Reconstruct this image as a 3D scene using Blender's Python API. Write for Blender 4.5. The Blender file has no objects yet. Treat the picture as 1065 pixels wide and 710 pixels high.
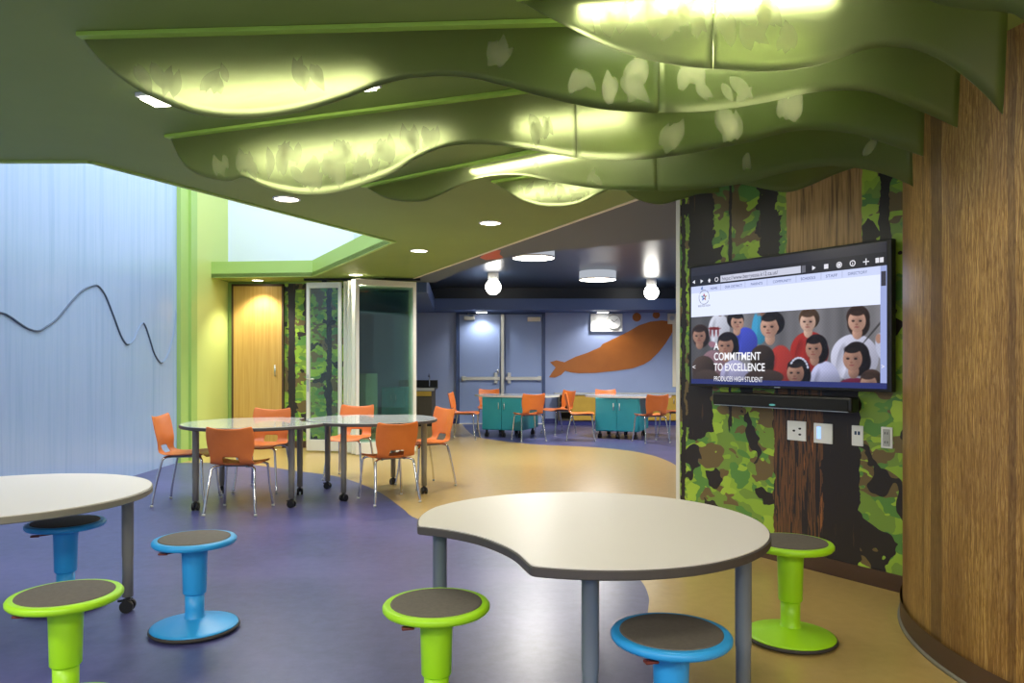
import bpy, bmesh, math, random
from mathutils import Vector, Matrix
from mathutils.geometry import tessellate_polygon
random.seed(7)
C = bpy.context.scene.collection
PI = math.pi
F, CX, HZ, CAMZ = 780.0, 532.5, 378.0, 1.2
CEIL = 2.36

# ------------------------------------------------------------ helpers
def lin(h):
    h = h.lstrip('#'); out = []
    for i in (0, 2, 4):
        c = int(h[i:i+2], 16)/255
        out.append(c/12.92 if c <= .04045 else ((c+.055)/1.055)**2.4)
    return (*out, 1)

def at_z(u, v, z=0.0):
    """point on the horizontal plane z seen at photo pixel u,v"""
    Y = (CAMZ - z)*F/(v-HZ)
    return Vector(((u-CX)/F*Y, Y, z))
def at_y(u, v, Y):
    return Vector(((u-CX)/F*Y, Y, CAMZ-(v-HZ)/F*Y))

def obj(name, me, mat=None, parent=None, loc=None, rotz=None):
    if isinstance(me, bmesh.types.BMesh):
        bm = me
        me = bpy.data.meshes.new(name)
        bmesh.ops.recalc_face_normals(bm, faces=bm.faces[:])
        bm.to_mesh(me); bm.free()
    o = bpy.data.objects.new(name, me); C.objects.link(o)
    if mat is not None:
        for m in (mat if isinstance(mat, (list, tuple)) else [mat]):
            me.materials.append(m)
    if parent is not None: o.parent = parent
    if loc is not None: o.location = loc
    if rotz is not None: o.rotation_euler = (0, 0, rotz)
    return o
def thing(name, label, cat, loc=(0, 0, 0), rotz=0, group=None):
    o = bpy.data.objects.new(name, None); C.objects.link(o)
    o.empty_display_size = .1
    o.location = loc; o.rotation_euler = (0, 0, rotz)
    o['label'] = label; o['category'] = cat
    if group: o['group'] = group
    return o
def tag(o, label, cat, group=None):
    o['label'] = label; o['category'] = cat
    if group: o['group'] = group
    return o
def struct(o, label=None):
    o['kind'] = 'structure'
    if label: o['label'] = label
    return o
def copy_tree(o, parent=None):
    c = o.copy(); C.objects.link(c)
    if parent is not None: c.parent = parent
    for ch in [x for x in o.children]:
        copy_tree(ch, c)
    return c

def smooth(bm_or_ob, on=True):
    for f in bm_or_ob.faces: f.smooth = on
def box(bm, x0, x1, y0, y1, z0, z1, bevel=0, mi=0, seg=2):
    vs = [bm.verts.new((x, y, z)) for x in (x0, x1) for y in (y0, y1) for z in (z0, z1)]
    idx = [(0,1,3,2),(4,6,7,5),(0,4,5,1),(2,3,7,6),(0,2,6,4),(1,5,7,3)]
    fs = [bm.faces.new([vs[i] for i in f]) for f in idx]
    for f in fs: f.material_index = mi
    if bevel:
        es = list({e for f in fs for e in f.edges})
        r = bmesh.ops.bevel(bm, geom=es, offset=bevel, segments=seg, affect='EDGES', profile=.5)
        for f in r['faces']: f.material_index = mi
    return bm
def boxm(*a, **k):
    bm = bmesh.new(); return box(bm, *a, **k)
def prism(bm, pts, z0, z1, holes=(), mi=0, side=True, top=True):
    loops = [[Vector((p[0], p[1], 0)) for p in pts]] + [[Vector((p[0], p[1], 0)) for p in h] for h in holes]
    tris = tessellate_polygon(loops)
    flat = [p for l in loops for p in l]
    lo = [bm.verts.new((p.x, p.y, z0)) for p in flat]
    hi = [bm.verts.new((p.x, p.y, z1)) for p in flat] if z1 != z0 else None
    for t in tris:
        try:
            f = bm.faces.new([lo[i] for i in t]); f.material_index = mi
            if hi and top:
                f = bm.faces.new([hi[i] for i in reversed(t)]); f.material_index = mi
        except ValueError: pass
    if hi and side:
        n = 0
        for l in loops:
            k = len(l)
            for i in range(k):
                a, b = n+i, n+(i+1) % k
                f = bm.faces.new([lo[a], lo[b], hi[b], hi[a]]); f.material_index = mi
            n += k
    return bm
def lathe(bm, prof, n=40, mi=0, center=(0, 0)):
    rings = []
    for r, z in prof:
        if r < 1e-6: rings.append([bm.verts.new((center[0], center[1], z))])
        else: rings.append([bm.verts.new((center[0]+r*math.cos(2*PI*i/n), center[1]+r*math.sin(2*PI*i/n), z)) for i in range(n)])
    for a, b in zip(rings, rings[1:]):
        for i in range(n):
            j = (i+1) % n
            if len(a) == 1 and len(b) == 1: continue
            if len(a) == 1: f = bm.faces.new([a[0], b[i], b[j]])
            elif len(b) == 1: f = bm.faces.new([a[i], a[j], b[0]])
            else: f = bm.faces.new([a[i], a[j], b[j], b[i]])
            f.smooth = True; f.material_index = mi
    return bm
def lathem(prof, n=40, **k):
    return lathe(bmesh.new(), prof, n, **k)
def catmull(pts, sub=6, closed=False):
    out = []; n = len(pts); P = [Vector(p) for p in pts]
    rng = range(n) if closed else range(n-1)
    for i in rng:
        if closed: a, b, c, d = P[(i-1) % n], P[i], P[(i+1) % n], P[(i+2) % n]
        else: a, b, c, d = P[max(i-1, 0)], P[i], P[i+1], P[min(i+2, n-1)]
        for k in range(sub):
            t = k/sub
            out.append(.5*((2*b)+(c-a)*t+(2*a-5*b+4*c-d)*t*t+(3*b-a-3*c+d)*t**3))
    if not closed: out.append(P[-1])
    return out
def tube(bm, pts, r, n=10, mi=0, caps=True):
    P = [Vector(p) for p in pts]; rings = []
    R = r if isinstance(r, (list, tuple)) else [r]*len(P)
    up = None
    for i, p in enumerate(P):
        d = ((P[min(i+1, len(P)-1)]-P[max(i-1, 0)])).normalized()
        if up is None:
            up = Vector((0, 0, 1)) if abs(d.z) < .9 else Vector((1, 0, 0))
        s = d.cross(up).normalized(); up = s.cross(d).normalized()
        rings.append([bm.verts.new(p+R[i]*(math.cos(2*PI*k/n)*s+math.sin(2*PI*k/n)*up)) for k in range(n)])
    for a, b in zip(rings, rings[1:]):
        for k in range(n):
            f = bm.faces.new([a[k], a[(k+1) % n], b[(k+1) % n], b[k]]); f.smooth = True; f.material_index = mi
    if caps:
        for q in (rings[0], rings[-1][::-1]):
            f = bm.faces.new(q); f.material_index = mi
    return bm
def tubem(*a, **k):
    return tube(bmesh.new(), *a, **k)
def poly_xz(bm, pts, y, th=0.0, mi=0):
    """flat shape in the xz plane at depth y (thickness th towards +y)"""
    loop = [Vector((p[0], p[1], 0)) for p in pts]
    tris = tessellate_polygon([loop])
    a = [bm.verts.new((p.x, y, p.y)) for p in loop]
    for t in tris:
        try: bm.faces.new([a[i] for i in t]).material_index = mi
        except ValueError: pass
    if th:
        b = [bm.verts.new((p.x, y+th, p.y)) for p in loop]
        n = len(a)
        for i in range(n):
            bm.faces.new([a[i], a[(i+1) % n], b[(i+1) % n], b[i]]).material_index = mi
        for t in tris:
            bm.faces.new([b[i] for i in reversed(t)]).material_index = mi
    return bm
def ell(cx, cy, rx, ry, n=24, a0=0, a1=2*PI):
    return [(cx+rx*math.cos(a0+(a1-a0)*i/n), cy+ry*math.sin(a0+(a1-a0)*i/n)) for i in range(n)]

# ------------------------------------------------------------ materials
def mat(name, col, rough=.5, metal=0, spec=.5, coat=0, emit=None, estr=0, coat_rough=.1):
    m = bpy.data.materials.new(name); m.use_nodes = True
    b = m.node_tree.nodes['Principled BSDF']
    b.inputs['Base Color'].default_value = lin(col) if isinstance(col, str) else col
    b.inputs['Roughness'].default_value = rough
    b.inputs['Metallic'].default_value = metal
    b.inputs['Specular IOR Level'].default_value = spec
    b.inputs['Coat Weight'].default_value = coat
    b.inputs['Coat Roughness'].default_value = coat_rough
    if emit:
        b.inputs['Emission Color'].default_value = lin(emit)
        b.inputs['Emission Strength'].default_value = estr
    return m
class NT:
    def __init__(s, m): s.m = m; s.t = m.node_tree; s.b = s.t.nodes['Principled BSDF']
    def n(s, typ, **kw):
        nd = s.t.nodes.new(typ)
        for k, v in kw.items():
            if k.startswith('i_'):
                k = k[2:]; k = int(k) if k.isdigit() else k.replace('_', ' ')
                nd.inputs[k].default_value = v
            else: setattr(nd, k, v)
        return nd
    def l(s, a, b): s.t.links.new(a, b)
    def math(s, op, a, b=None, c=None):
        nd = s.n('ShaderNodeMath', operation=op)
        for i, x in enumerate((a, b, c)):
            if x is None: continue
            if isinstance(x, (int, float)): nd.inputs[i].default_value = x
            else: s.l(x, nd.inputs[i])
        return nd.outputs[0]
    def mix(s, f, a, b):
        nd = s.n('ShaderNodeMix', data_type='RGBA')
        for k, x in ((0, f), (6, a), (7, b)):
            if isinstance(x, (int, float, tuple)): nd.inputs[k].default_value = x
            else: s.l(x, nd.inputs[k])
        return nd.outputs[2]
    def noise(s, vec, scale, detail=2, rough=.5, dist=0):
        nd = s.n('ShaderNodeTexNoise'); nd.inputs['Scale'].default_value = scale
        nd.inputs['Detail'].default_value = detail; nd.inputs['Roughness'].default_value = rough
        nd.inputs['Distortion'].default_value = dist
        if vec is not None: s.l(vec, nd.inputs['Vector'])
        return nd.outputs['Fac']
    def ramp(s, fac, stops, interp='LINEAR'):
        nd = s.n('ShaderNodeValToRGB'); cr = nd.color_ramp; cr.interpolation = interp
        while len(cr.elements) < len(stops): cr.elements.new(.5)
        for e, (p, c) in zip(cr.elements, stops):
            e.position = p; e.color = lin(c) if isinstance(c, str) else c
        s.l(fac, nd.inputs[0]); return nd.outputs[0]
    def coords(s, scale=(1, 1, 1), loc=(0, 0, 0), kind='Object'):
        tc = s.n('ShaderNodeTexCoord'); mp = s.n('ShaderNodeMapping')
        mp.inputs['Scale'].default_value = scale; mp.inputs['Location'].default_value = loc
        s.l(tc.outputs[kind], mp.inputs['Vector']); return mp.outputs[0]
    def color(s, c): s.l(c, s.b.inputs['Base Color'])
    def bump(s, h, strength=.1, dist=.01):
        nd = s.n('ShaderNodeBump'); nd.inputs['Strength'].default_value = strength
        nd.inputs['Distance'].default_value = dist; s.l(h, nd.inputs['Height'])
        s.l(nd.outputs[0], s.b.inputs['Normal'])
def noisy(name, c0, c1, scale=6, rough=.5, stretch=(1, 1, 1), detail=4, **k):
    m = mat(name, c0, rough, **k); t = NT(m)
    f = t.noise(t.coords(stretch), scale, detail, .6)
    t.color(t.ramp(f, [(.3, c0), (.7, c1)])); return m

M = {}
M['floor_tan'] = noisy('floor_tan', '#c2a564', '#b99c5c', 16, .3, detail=3, coat=.25, coat_rough=.18)
M['floor_blue'] = mat('floor_blue', '#3a3c72', .38, coat=.2, coat_rough=.25); t = NT(M['floor_blue'])
f1 = t.noise(t.coords(), 14, 8, .7)
f2 = t.noise(t.coords((.6, 1, 1)), .9, 2)
c_ = t.ramp(f1, [(.3, '#3e416c'), (.7, '#505382')])
c2_ = t.ramp(f1, [(.3, '#4c4c80'), (.7, '#5b5a8c')])
t.color(t.mix(t.ramp(f2, [(.48, (0, 0, 0, 1)), (.6, (1, 1, 1, 1))]), c_, c2_))
M['ceiling'] = noisy('ceiling_green', '#829748', '#7d9244', 2, .62)
M['fascia'] = mat('fascia_green', '#a6c66c', .5)
M['green_wall'] = mat('green_wall', '#c6d67c', .45)
M['green_trim'] = mat('green_trim', '#a0c268', .45)
M['blue_wall'] = mat('blue_glazed_wall', '#a3bad8', .22, coat=.3, coat_rough=.15); t = NT(M['blue_wall'])
f1 = t.noise(t.coords((1, 6, .22)), 1.6, 5, .6)
t.color(t.ramp(f1, [(.3, '#a0b9dc'), (.5, '#abc1e2'), (.7, '#9ab4d8')])); t.bump(f1, .03, .01)
M['pale_wall'] = mat('pale_wall', '#dde6f4', .6)
M['far_wall'] = noisy('far_blue_wall', '#97a7cf', '#90a0c8', 1.5, .5)
M['far_base'] = mat('far_baseboard', '#2b3070', .4)
M['door_blue'] = mat('door_blue', '#8ca0cc', .38)
M['door_frame'] = mat('door_frame_blue', '#3f527e', .4)
M['grey_soffit'] = mat('grey_soffit', '#5a636e', .6)
M['far_ceiling'] = mat('far_ceiling_blue', '#27384f', .34, coat=.3, coat_rough=.2)
M['far_fascia'] = mat('far_fascia_blue', '#445a8c', .5)
M['far_dark'] = mat('far_dark_band', '#222b3c', .4)
M['white'] = mat('white_paint', '#eef0ee', .4)
M['cream'] = mat('cream_laminate', '#e9dfc4', .4)
M['metal'] = mat('brushed_metal', '#c9c9c4', .35, metal=.9)
M['alu'] = mat('aluminium_frame', '#e6e4d8', .45, metal=.1)
M['chrome'] = mat('chrome', '#d8d8d8', .12, metal=1)
M['leg_grey'] = mat('leg_grey', '#8b887d', .4, metal=.1)
M['leg_dark'] = mat('leg_dark', '#77818c', .4, metal=.15)
M['black'] = mat('black_plastic', '#141414', .4)
M['rubber'] = mat('dark_rubber', '#3c3833', .7)
M['edge_dark'] = mat('edge_dark', '#4a4541', .5)
M['edge_grey'] = mat('edge_grey', '#7f7a6c', .5)
M['top_white'] = mat('laminate_white', '#e6e0d8', .42, coat=.15, coat_rough=.3)
M['top_far'] = mat('laminate_pale', '#cfd2cc', .16, coat=.6, coat_rough=.05)
M['orange'] = noisy('orange_plastic', '#e07c38', '#d6712e', 4, .38)
M['lime'] = mat('lime_plastic', '#a5e01c', .4)
M['azure'] = mat('blue_plastic', '#2f9fe0', .4)
M['pad'] = noisy('grey_pad', '#655e55', '#5a544c', 60, .75)
M['lever'] = mat('dark_red_lever', '#6d2a1e', .5)
M['teal'] = noisy('teal_laminate', '#2a99a3', '#24909b', 3, .4)
M['teal_dark'] = mat('teal_groove', '#12565c', .5)
M['wood_door'] = mat('light_wood_door', '#c89d52', .4); t = NT(M['wood_door'])
f1 = t.noise(t.coords((30, 30, .6)), 2.0, 4, .6)
t.color(t.ramp(f1, [(.3, '#c2964a'), (.7, '#d5ae62')]))
M['base_brown'] = mat('brown_baseboard', '#4f3826', .45)
M['yellow'] = noisy('yellow_laminate', '#c9a53e', '#bd9936', 4, .45)
M['counter'] = mat('counter_grey', '#b7b9b4', .3)
M['shelf_dark'] = mat('shelf_dark', '#4c4536', .6)
M['cab_pale'] = mat('pale_cabinet', '#b9c6a4', .5)
M['fish'] = noisy('orange_wall_paint', '#aa621d', '#a05a18', 3, .5)
M['red_paint'] = mat('orange_red_paint', '#c75a33', .5)
M['line'] = mat('groove_slate', '#46586f', .5)
M['line_pale'] = mat('groove_pale', '#8fa9cd', .4)
def emis(name, col, s):
    m = bpy.data.materials.new(name); m.use_nodes = True; t = m.node_tree
    t.nodes.clear(); e = t.nodes.new('ShaderNodeEmission'); o = t.nodes.new('ShaderNodeOutputMaterial')
    e.inputs[0].default_value = lin(col); e.inputs[1].default_value = s
    t.links.new(e.outputs[0], o.inputs[0]); return m
M['strip'] = emis('strip_lens', '#fff8e2', 16)
M['down'] = emis('downlight_lens', '#fff2d8', 14)
M['lampglow'] = emis('lamp_glow', '#fffbf0', 12)
M['drumside'] = emis('drum_side_glow', '#dfe6f2', .42)
M['sky'] = emis('skylight_glow', '#e6f0ff', 1.4)
# glass: clear pane with a green tint and a mirror share
def glass(name, tint, refl=.1):
    m = bpy.data.materials.new(name); m.use_nodes = True; t = m.node_tree; t.nodes.clear()
    o = t.nodes.new('ShaderNodeOutputMaterial'); mx = t.nodes.new('ShaderNodeMixShader')
    tr = t.nodes.new('ShaderNodeBsdfTransparent'); gl = t.nodes.new('ShaderNodeBsdfGlossy')
    tr.inputs[0].default_value = tint; gl.inputs[0].default_value = (1, 1, 1, 1); gl.inputs['Roughness'].default_value = .02
    mx.inputs[0].default_value = refl
    t.links.new(tr.outputs[0], mx.inputs[1]); t.links.new(gl.outputs[0], mx.inputs[2]); t.links.new(mx.outputs[0], o.inputs[0])
    return m
M['glass'] = glass('green_glass', (.82, .91, .88, 1), .045)
# canopy: satin translucent sheet
def canopy(name, col, tcol, tr=.2, rf=.4, rough=.34):
    m = bpy.data.materials.new(name); m.use_nodes = True
    t = m.node_tree
    b = t.nodes['Principled BSDF']; o = t.nodes['Material Output']
    b.inputs['Base Color'].default_value = lin(col); b.inputs['Roughness'].default_value = .35
    tl = t.nodes.new('ShaderNodeBsdfTranslucent'); tl.inputs[0].default_value = lin(tcol)
    rr = t.nodes.new('ShaderNodeBsdfRefraction'); rr.inputs[0].default_value = lin(tcol); rr.inputs['Roughness'].default_value = rough; rr.inputs['IOR'].default_value = 1.3
    mx = t.nodes.new('ShaderNodeMixShader'); mx.inputs[0].default_value = tr/(1-rf)
    m2 = t.nodes.new('ShaderNodeMixShader'); m2.inputs[0].default_value = rf
    t.links.new(b.outputs[0], mx.inputs[1]); t.links.new(tl.outputs[0], mx.inputs[2])
    t.links.new(mx.outputs[0], m2.inputs[1]); t.links.new(rr.outputs[0], m2.inputs[2]); t.links.new(m2.outputs[0], o.inputs[0])
    return m
M['canopy'] = canopy('canopy_sheet', '#4b6024', '#e9f1cc', .10, .5, .52)
def leafmat():
    m = bpy.data.materials.new('canopy_leaf_print'); m.use_nodes = True; t = m.node_tree
    b = t.nodes['Principled BSDF']; o = t.nodes['Material Output']
    b.inputs['Base Color'].default_value = lin('#d6dfb0'); b.inputs['Roughness'].default_value = .4
    tl = t.nodes.new('ShaderNodeBsdfTranslucent'); tl.inputs[0].default_value = lin('#fffbe4')
    tr = t.nodes.new('ShaderNodeBsdfTransparent')
    a = t.nodes.new('ShaderNodeMixShader'); a.inputs[0].default_value = .6
    c = t.nodes.new('ShaderNodeMixShader'); c.inputs[0].default_value = .70
    t.links.new(b.outputs[0], a.inputs[1]); t.links.new(tl.outputs[0], a.inputs[2])
    t.links.new(a.outputs[0], c.inputs[1]); t.links.new(tr.outputs[0], c.inputs[2]); t.links.new(c.outputs[0], o.inputs[0])
    return m
M['leaf'] = leafmat()
M['rail'] = mat('canopy_rail', '#a6cf52', .5)

# mural: camouflage foliage and trunks, laid out in metres along the wall
def mural(name, trunks, tan=()):
    m = mat(name, '#6f9a3a', .45); t = NT(m)
    tc = t.n('ShaderNodeTexCoord'); sep = t.n('ShaderNodeSeparateXYZ'); t.l(tc.outputs['Object'], sep.inputs[0])
    X, Z = sep.outputs['X'], sep.outputs['Z']
    v1 = t.coords((1, 1, 1.35)); v2 = t.coords((1, 1, 1.5), (5.3, 2, 1.7)); v3 = t.coords((1, 1, 1.2), (1.3, 7, 4.7))
    def patch(base, scale, vec, thr, c, det=2.2, dist=.35):
        nz = t.noise(vec, scale, det, .55, dist)
        return t.mix(t.ramp(nz, [(0, (0, 0, 0, 1)), (thr, (1, 1, 1, 1))], 'CONSTANT'), base, lin(c))
    base = lin('#7a9a3c')
    base = patch(base, 4.5, v1, .50, '#94b83a')
    base = patch(base, 4.8, t.coords((1, 1, 1.5), (9.1, 4, 2.2)), .55, '#5d8f3f')
    base = patch(base, 4.2, v2, .555, '#73613a')
    base = patch(base, 5.5, t.coords((1, 1, 1.6), (3.7, 1, 8.4)), .575, '#a6c63f')
    base = patch(base, 4.6, v3, .60, '#2c2620')
    wob = t.noise(t.coords((1, 1, 1.0)), 9, 3, .6)
    wob2 = t.noise(t.coords((2, 1, 2.0), (3, 3, 3)), 3, 2, .6)
    fine = t.noise(t.coords((26, 1, 1.3)), 1.6, 3, .6, .4)
    for (s0, s1, z0, z1, amp, kind) in trunks:
        xx = t.math('ADD', X, t.math('MULTIPLY', t.math('SUBTRACT', wob, .5), amp))
        dx = t.math('LESS_THAN', t.math('ABSOLUTE', t.math('SUBTRACT', xx, (s0+s1)/2)), (s1-s0)/2)
        zz = t.math('ADD', Z, t.math('MULTIPLY', t.math('SUBTRACT', wob2, .5), .5))
        dz = t.math('LESS_THAN', t.math('ABSOLUTE', t.math('SUBTRACT', zz, (z0+z1)/2)), (z1-z0)/2)
        mask = t.math('MULTIPLY', dx, dz)
        if kind == 'dark':
            tcx = t.ramp(fine, [(0, '#2a231e'), (.66, '#4f3a26')], 'CONSTANT')
        elif kind == 'bark':
            tcx = t.ramp(fine, [(0, '#2a2320'), (.47, '#6d4a2c'), (.58, '#2e2622'), (.64, '#9a6235'), (.72, '#3a2d24')], 'CONSTANT')
        else:
            tcx = t.ramp(fine, [(.3, '#5d4526'), (.5, '#b08950'), (.6, '#c39a60'), (.75, '#7a5d34')])
        base = t.mix(mask, base, tcx)
    t.color(base); return m
M['mural'] = mural('forest_mural', [
    (.66, .80, 1.3, 2.6, .22, 'dark'), (.425, .45, .8, 2.6, .05, 'dark'), (.08, .30, .72, 2.6, .13, 'dark'), (.01, .05, .1, 2.6, .08, 'dark'),
    (.86, 1.34, 1.3, 2.8, .03, 'tan'), (1.44, 1.50, 1.1, 2.7, .08, 'dark'),
    (1.02, 1.33, -.3, 1.5, .10, 'dark'), (.77, 1.10, -.1, 1.5, .08, 'bark')])
M['mural_b'] = mural('forest_mural_back', [(.05, .15, .3, 2.6, .05, 'dark'), (.60, .67, -.2, 2.6, .10, 'dark'), (.28, .36, 1.6, 2.6, .1, 'dark')])

# oak column, laid out on arc length / height
m = M['oak'] = mat('oak_column', '#9a7238', .42); t = NT(m)
uv = t.n('ShaderNodeUVMap'); 
def mp(scale, loc=(0, 0, 0)):
    nd = t.n('ShaderNodeMapping'); nd.inputs['Scale'].default_value = scale; nd.inputs['Location'].default_value = loc
    t.l(uv.outputs[0], nd.inputs['Vector']); return nd.outputs[0]
grain = t.noise(mp((42, 5.0, 1)), 2.2, 7, .7, 1.2)
big = t.noise(mp((3.0, .55, 1)), 1.6, 3, .5, .8)
wv = t.n('ShaderNodeTexWave', wave_type='BANDS', bands_direction='X'); t.l(mp((3.2, .6, 1)), wv.inputs['Vector'])
wv.inputs['Scale'].default_value = 5; wv.inputs['Distortion'].default_value = 9; wv.inputs['Detail'].default_value = 3; wv.inputs['Detail Scale'].default_value = 1.1
col = t.ramp(grain, [(.32, '#7a5724'), (.48, '#b88e48'), (.62, '#d8b068')])
col = t.mix(t.math('MULTIPLY', wv.outputs['Fac'], .42), col, lin('#6e4a22'))
col = t.mix(t.ramp(big, [(.35, (0, 0, 0, 1)), (.75, (.75,)*3+(1,))]), col, lin('#6b4620'))
wv2 = t.n('ShaderNodeTexWave', wave_type='BANDS', bands_direction='X'); t.l(mp((7, 1.5, 1)), wv2.inputs['Vector'])
wv2.inputs['Scale'].default_value = 5; wv2.inputs['Distortion'].default_value = 14; wv2.inputs['Detail'].default_value = 2; wv2.inputs['Detail Scale'].default_value = .7
col = t.mix(t.ramp(wv2.outputs['Fac'], [(.0, (.6,)*3+(1,)), (.3, (0, 0, 0, 1))]), col, lin('#5f3f1a'))
sepu = t.n('ShaderNodeSeparateXYZ'); t.l(uv.outputs[0], sepu.inputs[0])
wob = t.noise(mp((1, 2, 1)), 2, 3)
for s0, w, k in ((1.30, .045, .62), (.88, .016, .5), (1.42, .014, .4), (.45, .02, .6)):
    d = t.math('LESS_THAN', t.math('ABSOLUTE', t.math('SUBTRACT', t.math('ADD', sepu.outputs[0], t.math('MULTIPLY', wob, .03)), s0)), w)
    col = t.mix(t.math('MULTIPLY', d, k), col, lin('#4a3018'))
t.color(col); t.bump(grain, .15, .004)

# ------------------------------------------------------------ setting
# floor: tan sheet with blue sweeps inlaid in the same surface
near = [at_z(u, v).to_2d() for u, v in [(195,481),(240,481.5),(270,484),(304,489),(349,495),(379,504.5),(398.6,514),(418,528),
        (436,540),(500,553),(560,566),(620,583),(651,594),(664,601.5),(671,610),(675,622),(674.5,630),(674,642),(680,660),(700,700)]]
near = [Vector((p.x, p.y)) for p in catmull([(p.x, p.y, 0) for p in near], 4)]
near_poly = [(-4.05, 9.05)] + [(p.x, p.y) for p in near] + [(.7, 1.6), (1.0, .5), (.9, -3.9), (-4.05, -3.9)]
far = [at_z(u, v) for u, v in [(471,442),(492.6,452.6),(519,458),(558,462),(611,464.5),(650,468),(677,473),(695,479.4),(705,485)]]
far = catmull([(-1.0, 14.95, 0)] + [tuple(p) for p in far[1:]], 4)
far_poly = [(p.x, p.y) for p in far] + [(2.4, 6.2), (6.4, 6.0), (6.4, 14.98), (-1.0+.01, 14.98)]
bm = bmesh.new()
prism(bm, [(-4.1, -4), (6.5, -4), (6.5, 15.1), (-4.1, 15.1)], 0, 0, holes=[near_poly[::-1], far_poly[::-1]], mi=0)
prism(bm, near_poly, 0, 0, mi=1); prism(bm, far_poly, 0, 0, mi=1)
fl = obj('floor', bm, [M['floor_tan'], M['floor_blue']])
for p in fl.data.polygons:
    if p.normal.z < 0: p.flip()
struct(fl)

# green ceiling with the skylight opening
A0, A1, A2, A3, A4 = (-4.05, 4.31), (-2.43, 4.31), (-1.13, 7.13), (-2.65, 9.95), (-4.05, 10.1)
G0, G1 = (.93, 5.225), (-1.35, 10.28)
bm = bmesh.new()
prism(bm, [(-4.05, -4), (4.8, -4), (4.8, 3.0), (3.3, 4.0), (2.1, 4.1), (1.3, 5.3), G0, G1, (-1.35, 10.7), (-4.05, 10.7), A4, A3, A2, A1, A0], CEIL, CEIL+.05)
struct(obj('ceiling', bm, M['ceiling']))
# drop lip on the near edges of the opening and upstand on the far ones
def strip_wall(bm, a, b, z0, z1, th):
    a = Vector(a); b = Vector(b); d = (b-a).normalized(); n = Vector((-d.y, d.x))*th
    prism(bm, [a, b, b+n, a+n], z0, z1)
bm = bmesh.new(); strip_wall(bm, A0, A1, CEIL-.012, CEIL+.6, -.03); strip_wall(bm, A1, A2, CEIL-.012, CEIL+.6, -.03)
struct(obj('trim_1', bm, M['fascia']), 'green edge lip along the near side of the skylight opening')
bm = bmesh.new(); strip_wall(bm, A2, A3, CEIL-.004, CEIL+.21, -.04); strip_wall(bm, A3, A4, CEIL-.004, CEIL+.21, -.04)
struct(obj('trim_2', bm, M['fascia']), 'green upstand along the far side of the skylight opening')
# upper shaft
bm = bmesh.new()
box(bm, -4.05, -1.0, 10.72, 10.78, CEIL+.05, 5.0)
struct(obj('wall_shaft_back', bm, M['pale_wall']))
bm = bmesh.new(); strip_wall(bm, (-.6, 7.2), (-2.35, 10.9), CEIL+.05, 5.0, -.05); strip_wall(bm, (-.6, 7.2), (-.6, 4.0), CEIL+.05, 5, .05)
struct(obj('wall_shaft_right', bm, M['pale_wall']))
struct(obj('wall_shaft_front', boxm(-4.05, -.6, 3.9, 3.95, CEIL+.05, 5), M['pale_wall']))
bm = bmesh.new(); prism(bm, [(-4.05, 3.95), (-.6, 3.95), (-.6, 10.72), (-4.05, 10.72)], 5.0, 5.05)
struct(obj('window_1', bm, M['sky']), 'skylight glazing over the tall shaft')

# left walls
YB = 9.06
struct(obj('wall_left', boxm(-4.2, -4.05, -4, YB, 0, 5), M['blue_wall']))
bm = bmesh.new(); box(bm, -4.06, -4.0493, 7.3, 7.303, 0.02, 5); 
struct(obj('trim_3', bm, M['line_pale']), 'faint upright seam in the blue wall')
bm = bmesh.new(); box(bm, -4.2, -4.0, YB, YB+.22, 0, 5, mi=0); box(bm, -4.2, -3.97, YB+.22, YB+.40, 0, 5, mi=1)
struct(obj('trim_4', bm, [M['fascia'], M['green_trim']]), 'green post where the blue wall ends')
struct(obj('wall_left_green', boxm(-4.2, -4.05, YB+.4, 10.7, 0, 5), M['green_wall']))
# wave line fixed to the blue wall
def on_left(u, v, x=-4.045):
    Y = x*F/(u-CX); return Vector((x, Y, CAMZ+(HZ-v)/F*Y))
wave = [(-30,322),(0,325),(10,329),(20,336),(30,342),(40,344),(48,340),(60,331),(75,313),(86,302),(97,297),(103,298),(110,308),(118,328),(125,347),(130,356),(134,358),(140,352),(145,340),(149,336),(152,341),(156,353),(160,366),(165,375),(169,377),(175,368),(181,345),(183.5,322)]
W3 = catmull([on_left(*p) for p in wave], 6)
t_ = thing('wall_line', 'thin dark wave line curving across the glossy blue wall', 'wall decoration', tuple(on_left(60, 331)))
inv = Matrix.Translation(-t_.location)
i1, i2, i3 = 16*6, 19*6, 24*6
for a, b, mm, r in ((0, i1, 'line', .009), (i1, i2, 'line_pale', .004), (i2, i3, 'line', .009), (i3, len(W3)-1, 'line_pale', .004)):
    obj('line_segment', tubem([inv @ p for p in W3[a:b+1]], r, 8), M[mm], t_)

# back wall (wood door, mural) at Y = 10.7
YW = 10.7
struct(obj('wall_back', boxm(-4.05, -2.24, YW, YW+.15, 0, CEIL), M['green_trim']))
dd = struct(obj('door_1', boxm(-3.96, -3.27, YW-.045, YW-.002, .005, 2.30, bevel=.004), M['wood_door']), 'light wood door in the green back wall')
obj('door_handle', tubem([(-3.36, YW-.075, 1.02), (-3.36, YW-.075, 1.18)], .012), M['metal'], dd)
bm = bmesh.new()
for x in (-3.985, -3.27): box(bm, x, x+.025, YW-.05, YW, 0, 2.33)
box(bm, -3.985, -3.245, YW-.05, YW, 2.30, 2.33)
obj('door_frame', bm, M['base_brown'], dd)
mb = obj('forest_mural', boxm(0, .99, -.006, -.001, .1, CEIL-.02), M['mural_b'], None, (-3.24, YW, 0))
tag(mb, 'forest mural panel on the back wall behind the glass door', 'mural')
struct(obj('baseboard_back', boxm(-3.24, -2.24, YW-.015, YW, 0, .1), M['base_brown']))

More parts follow.
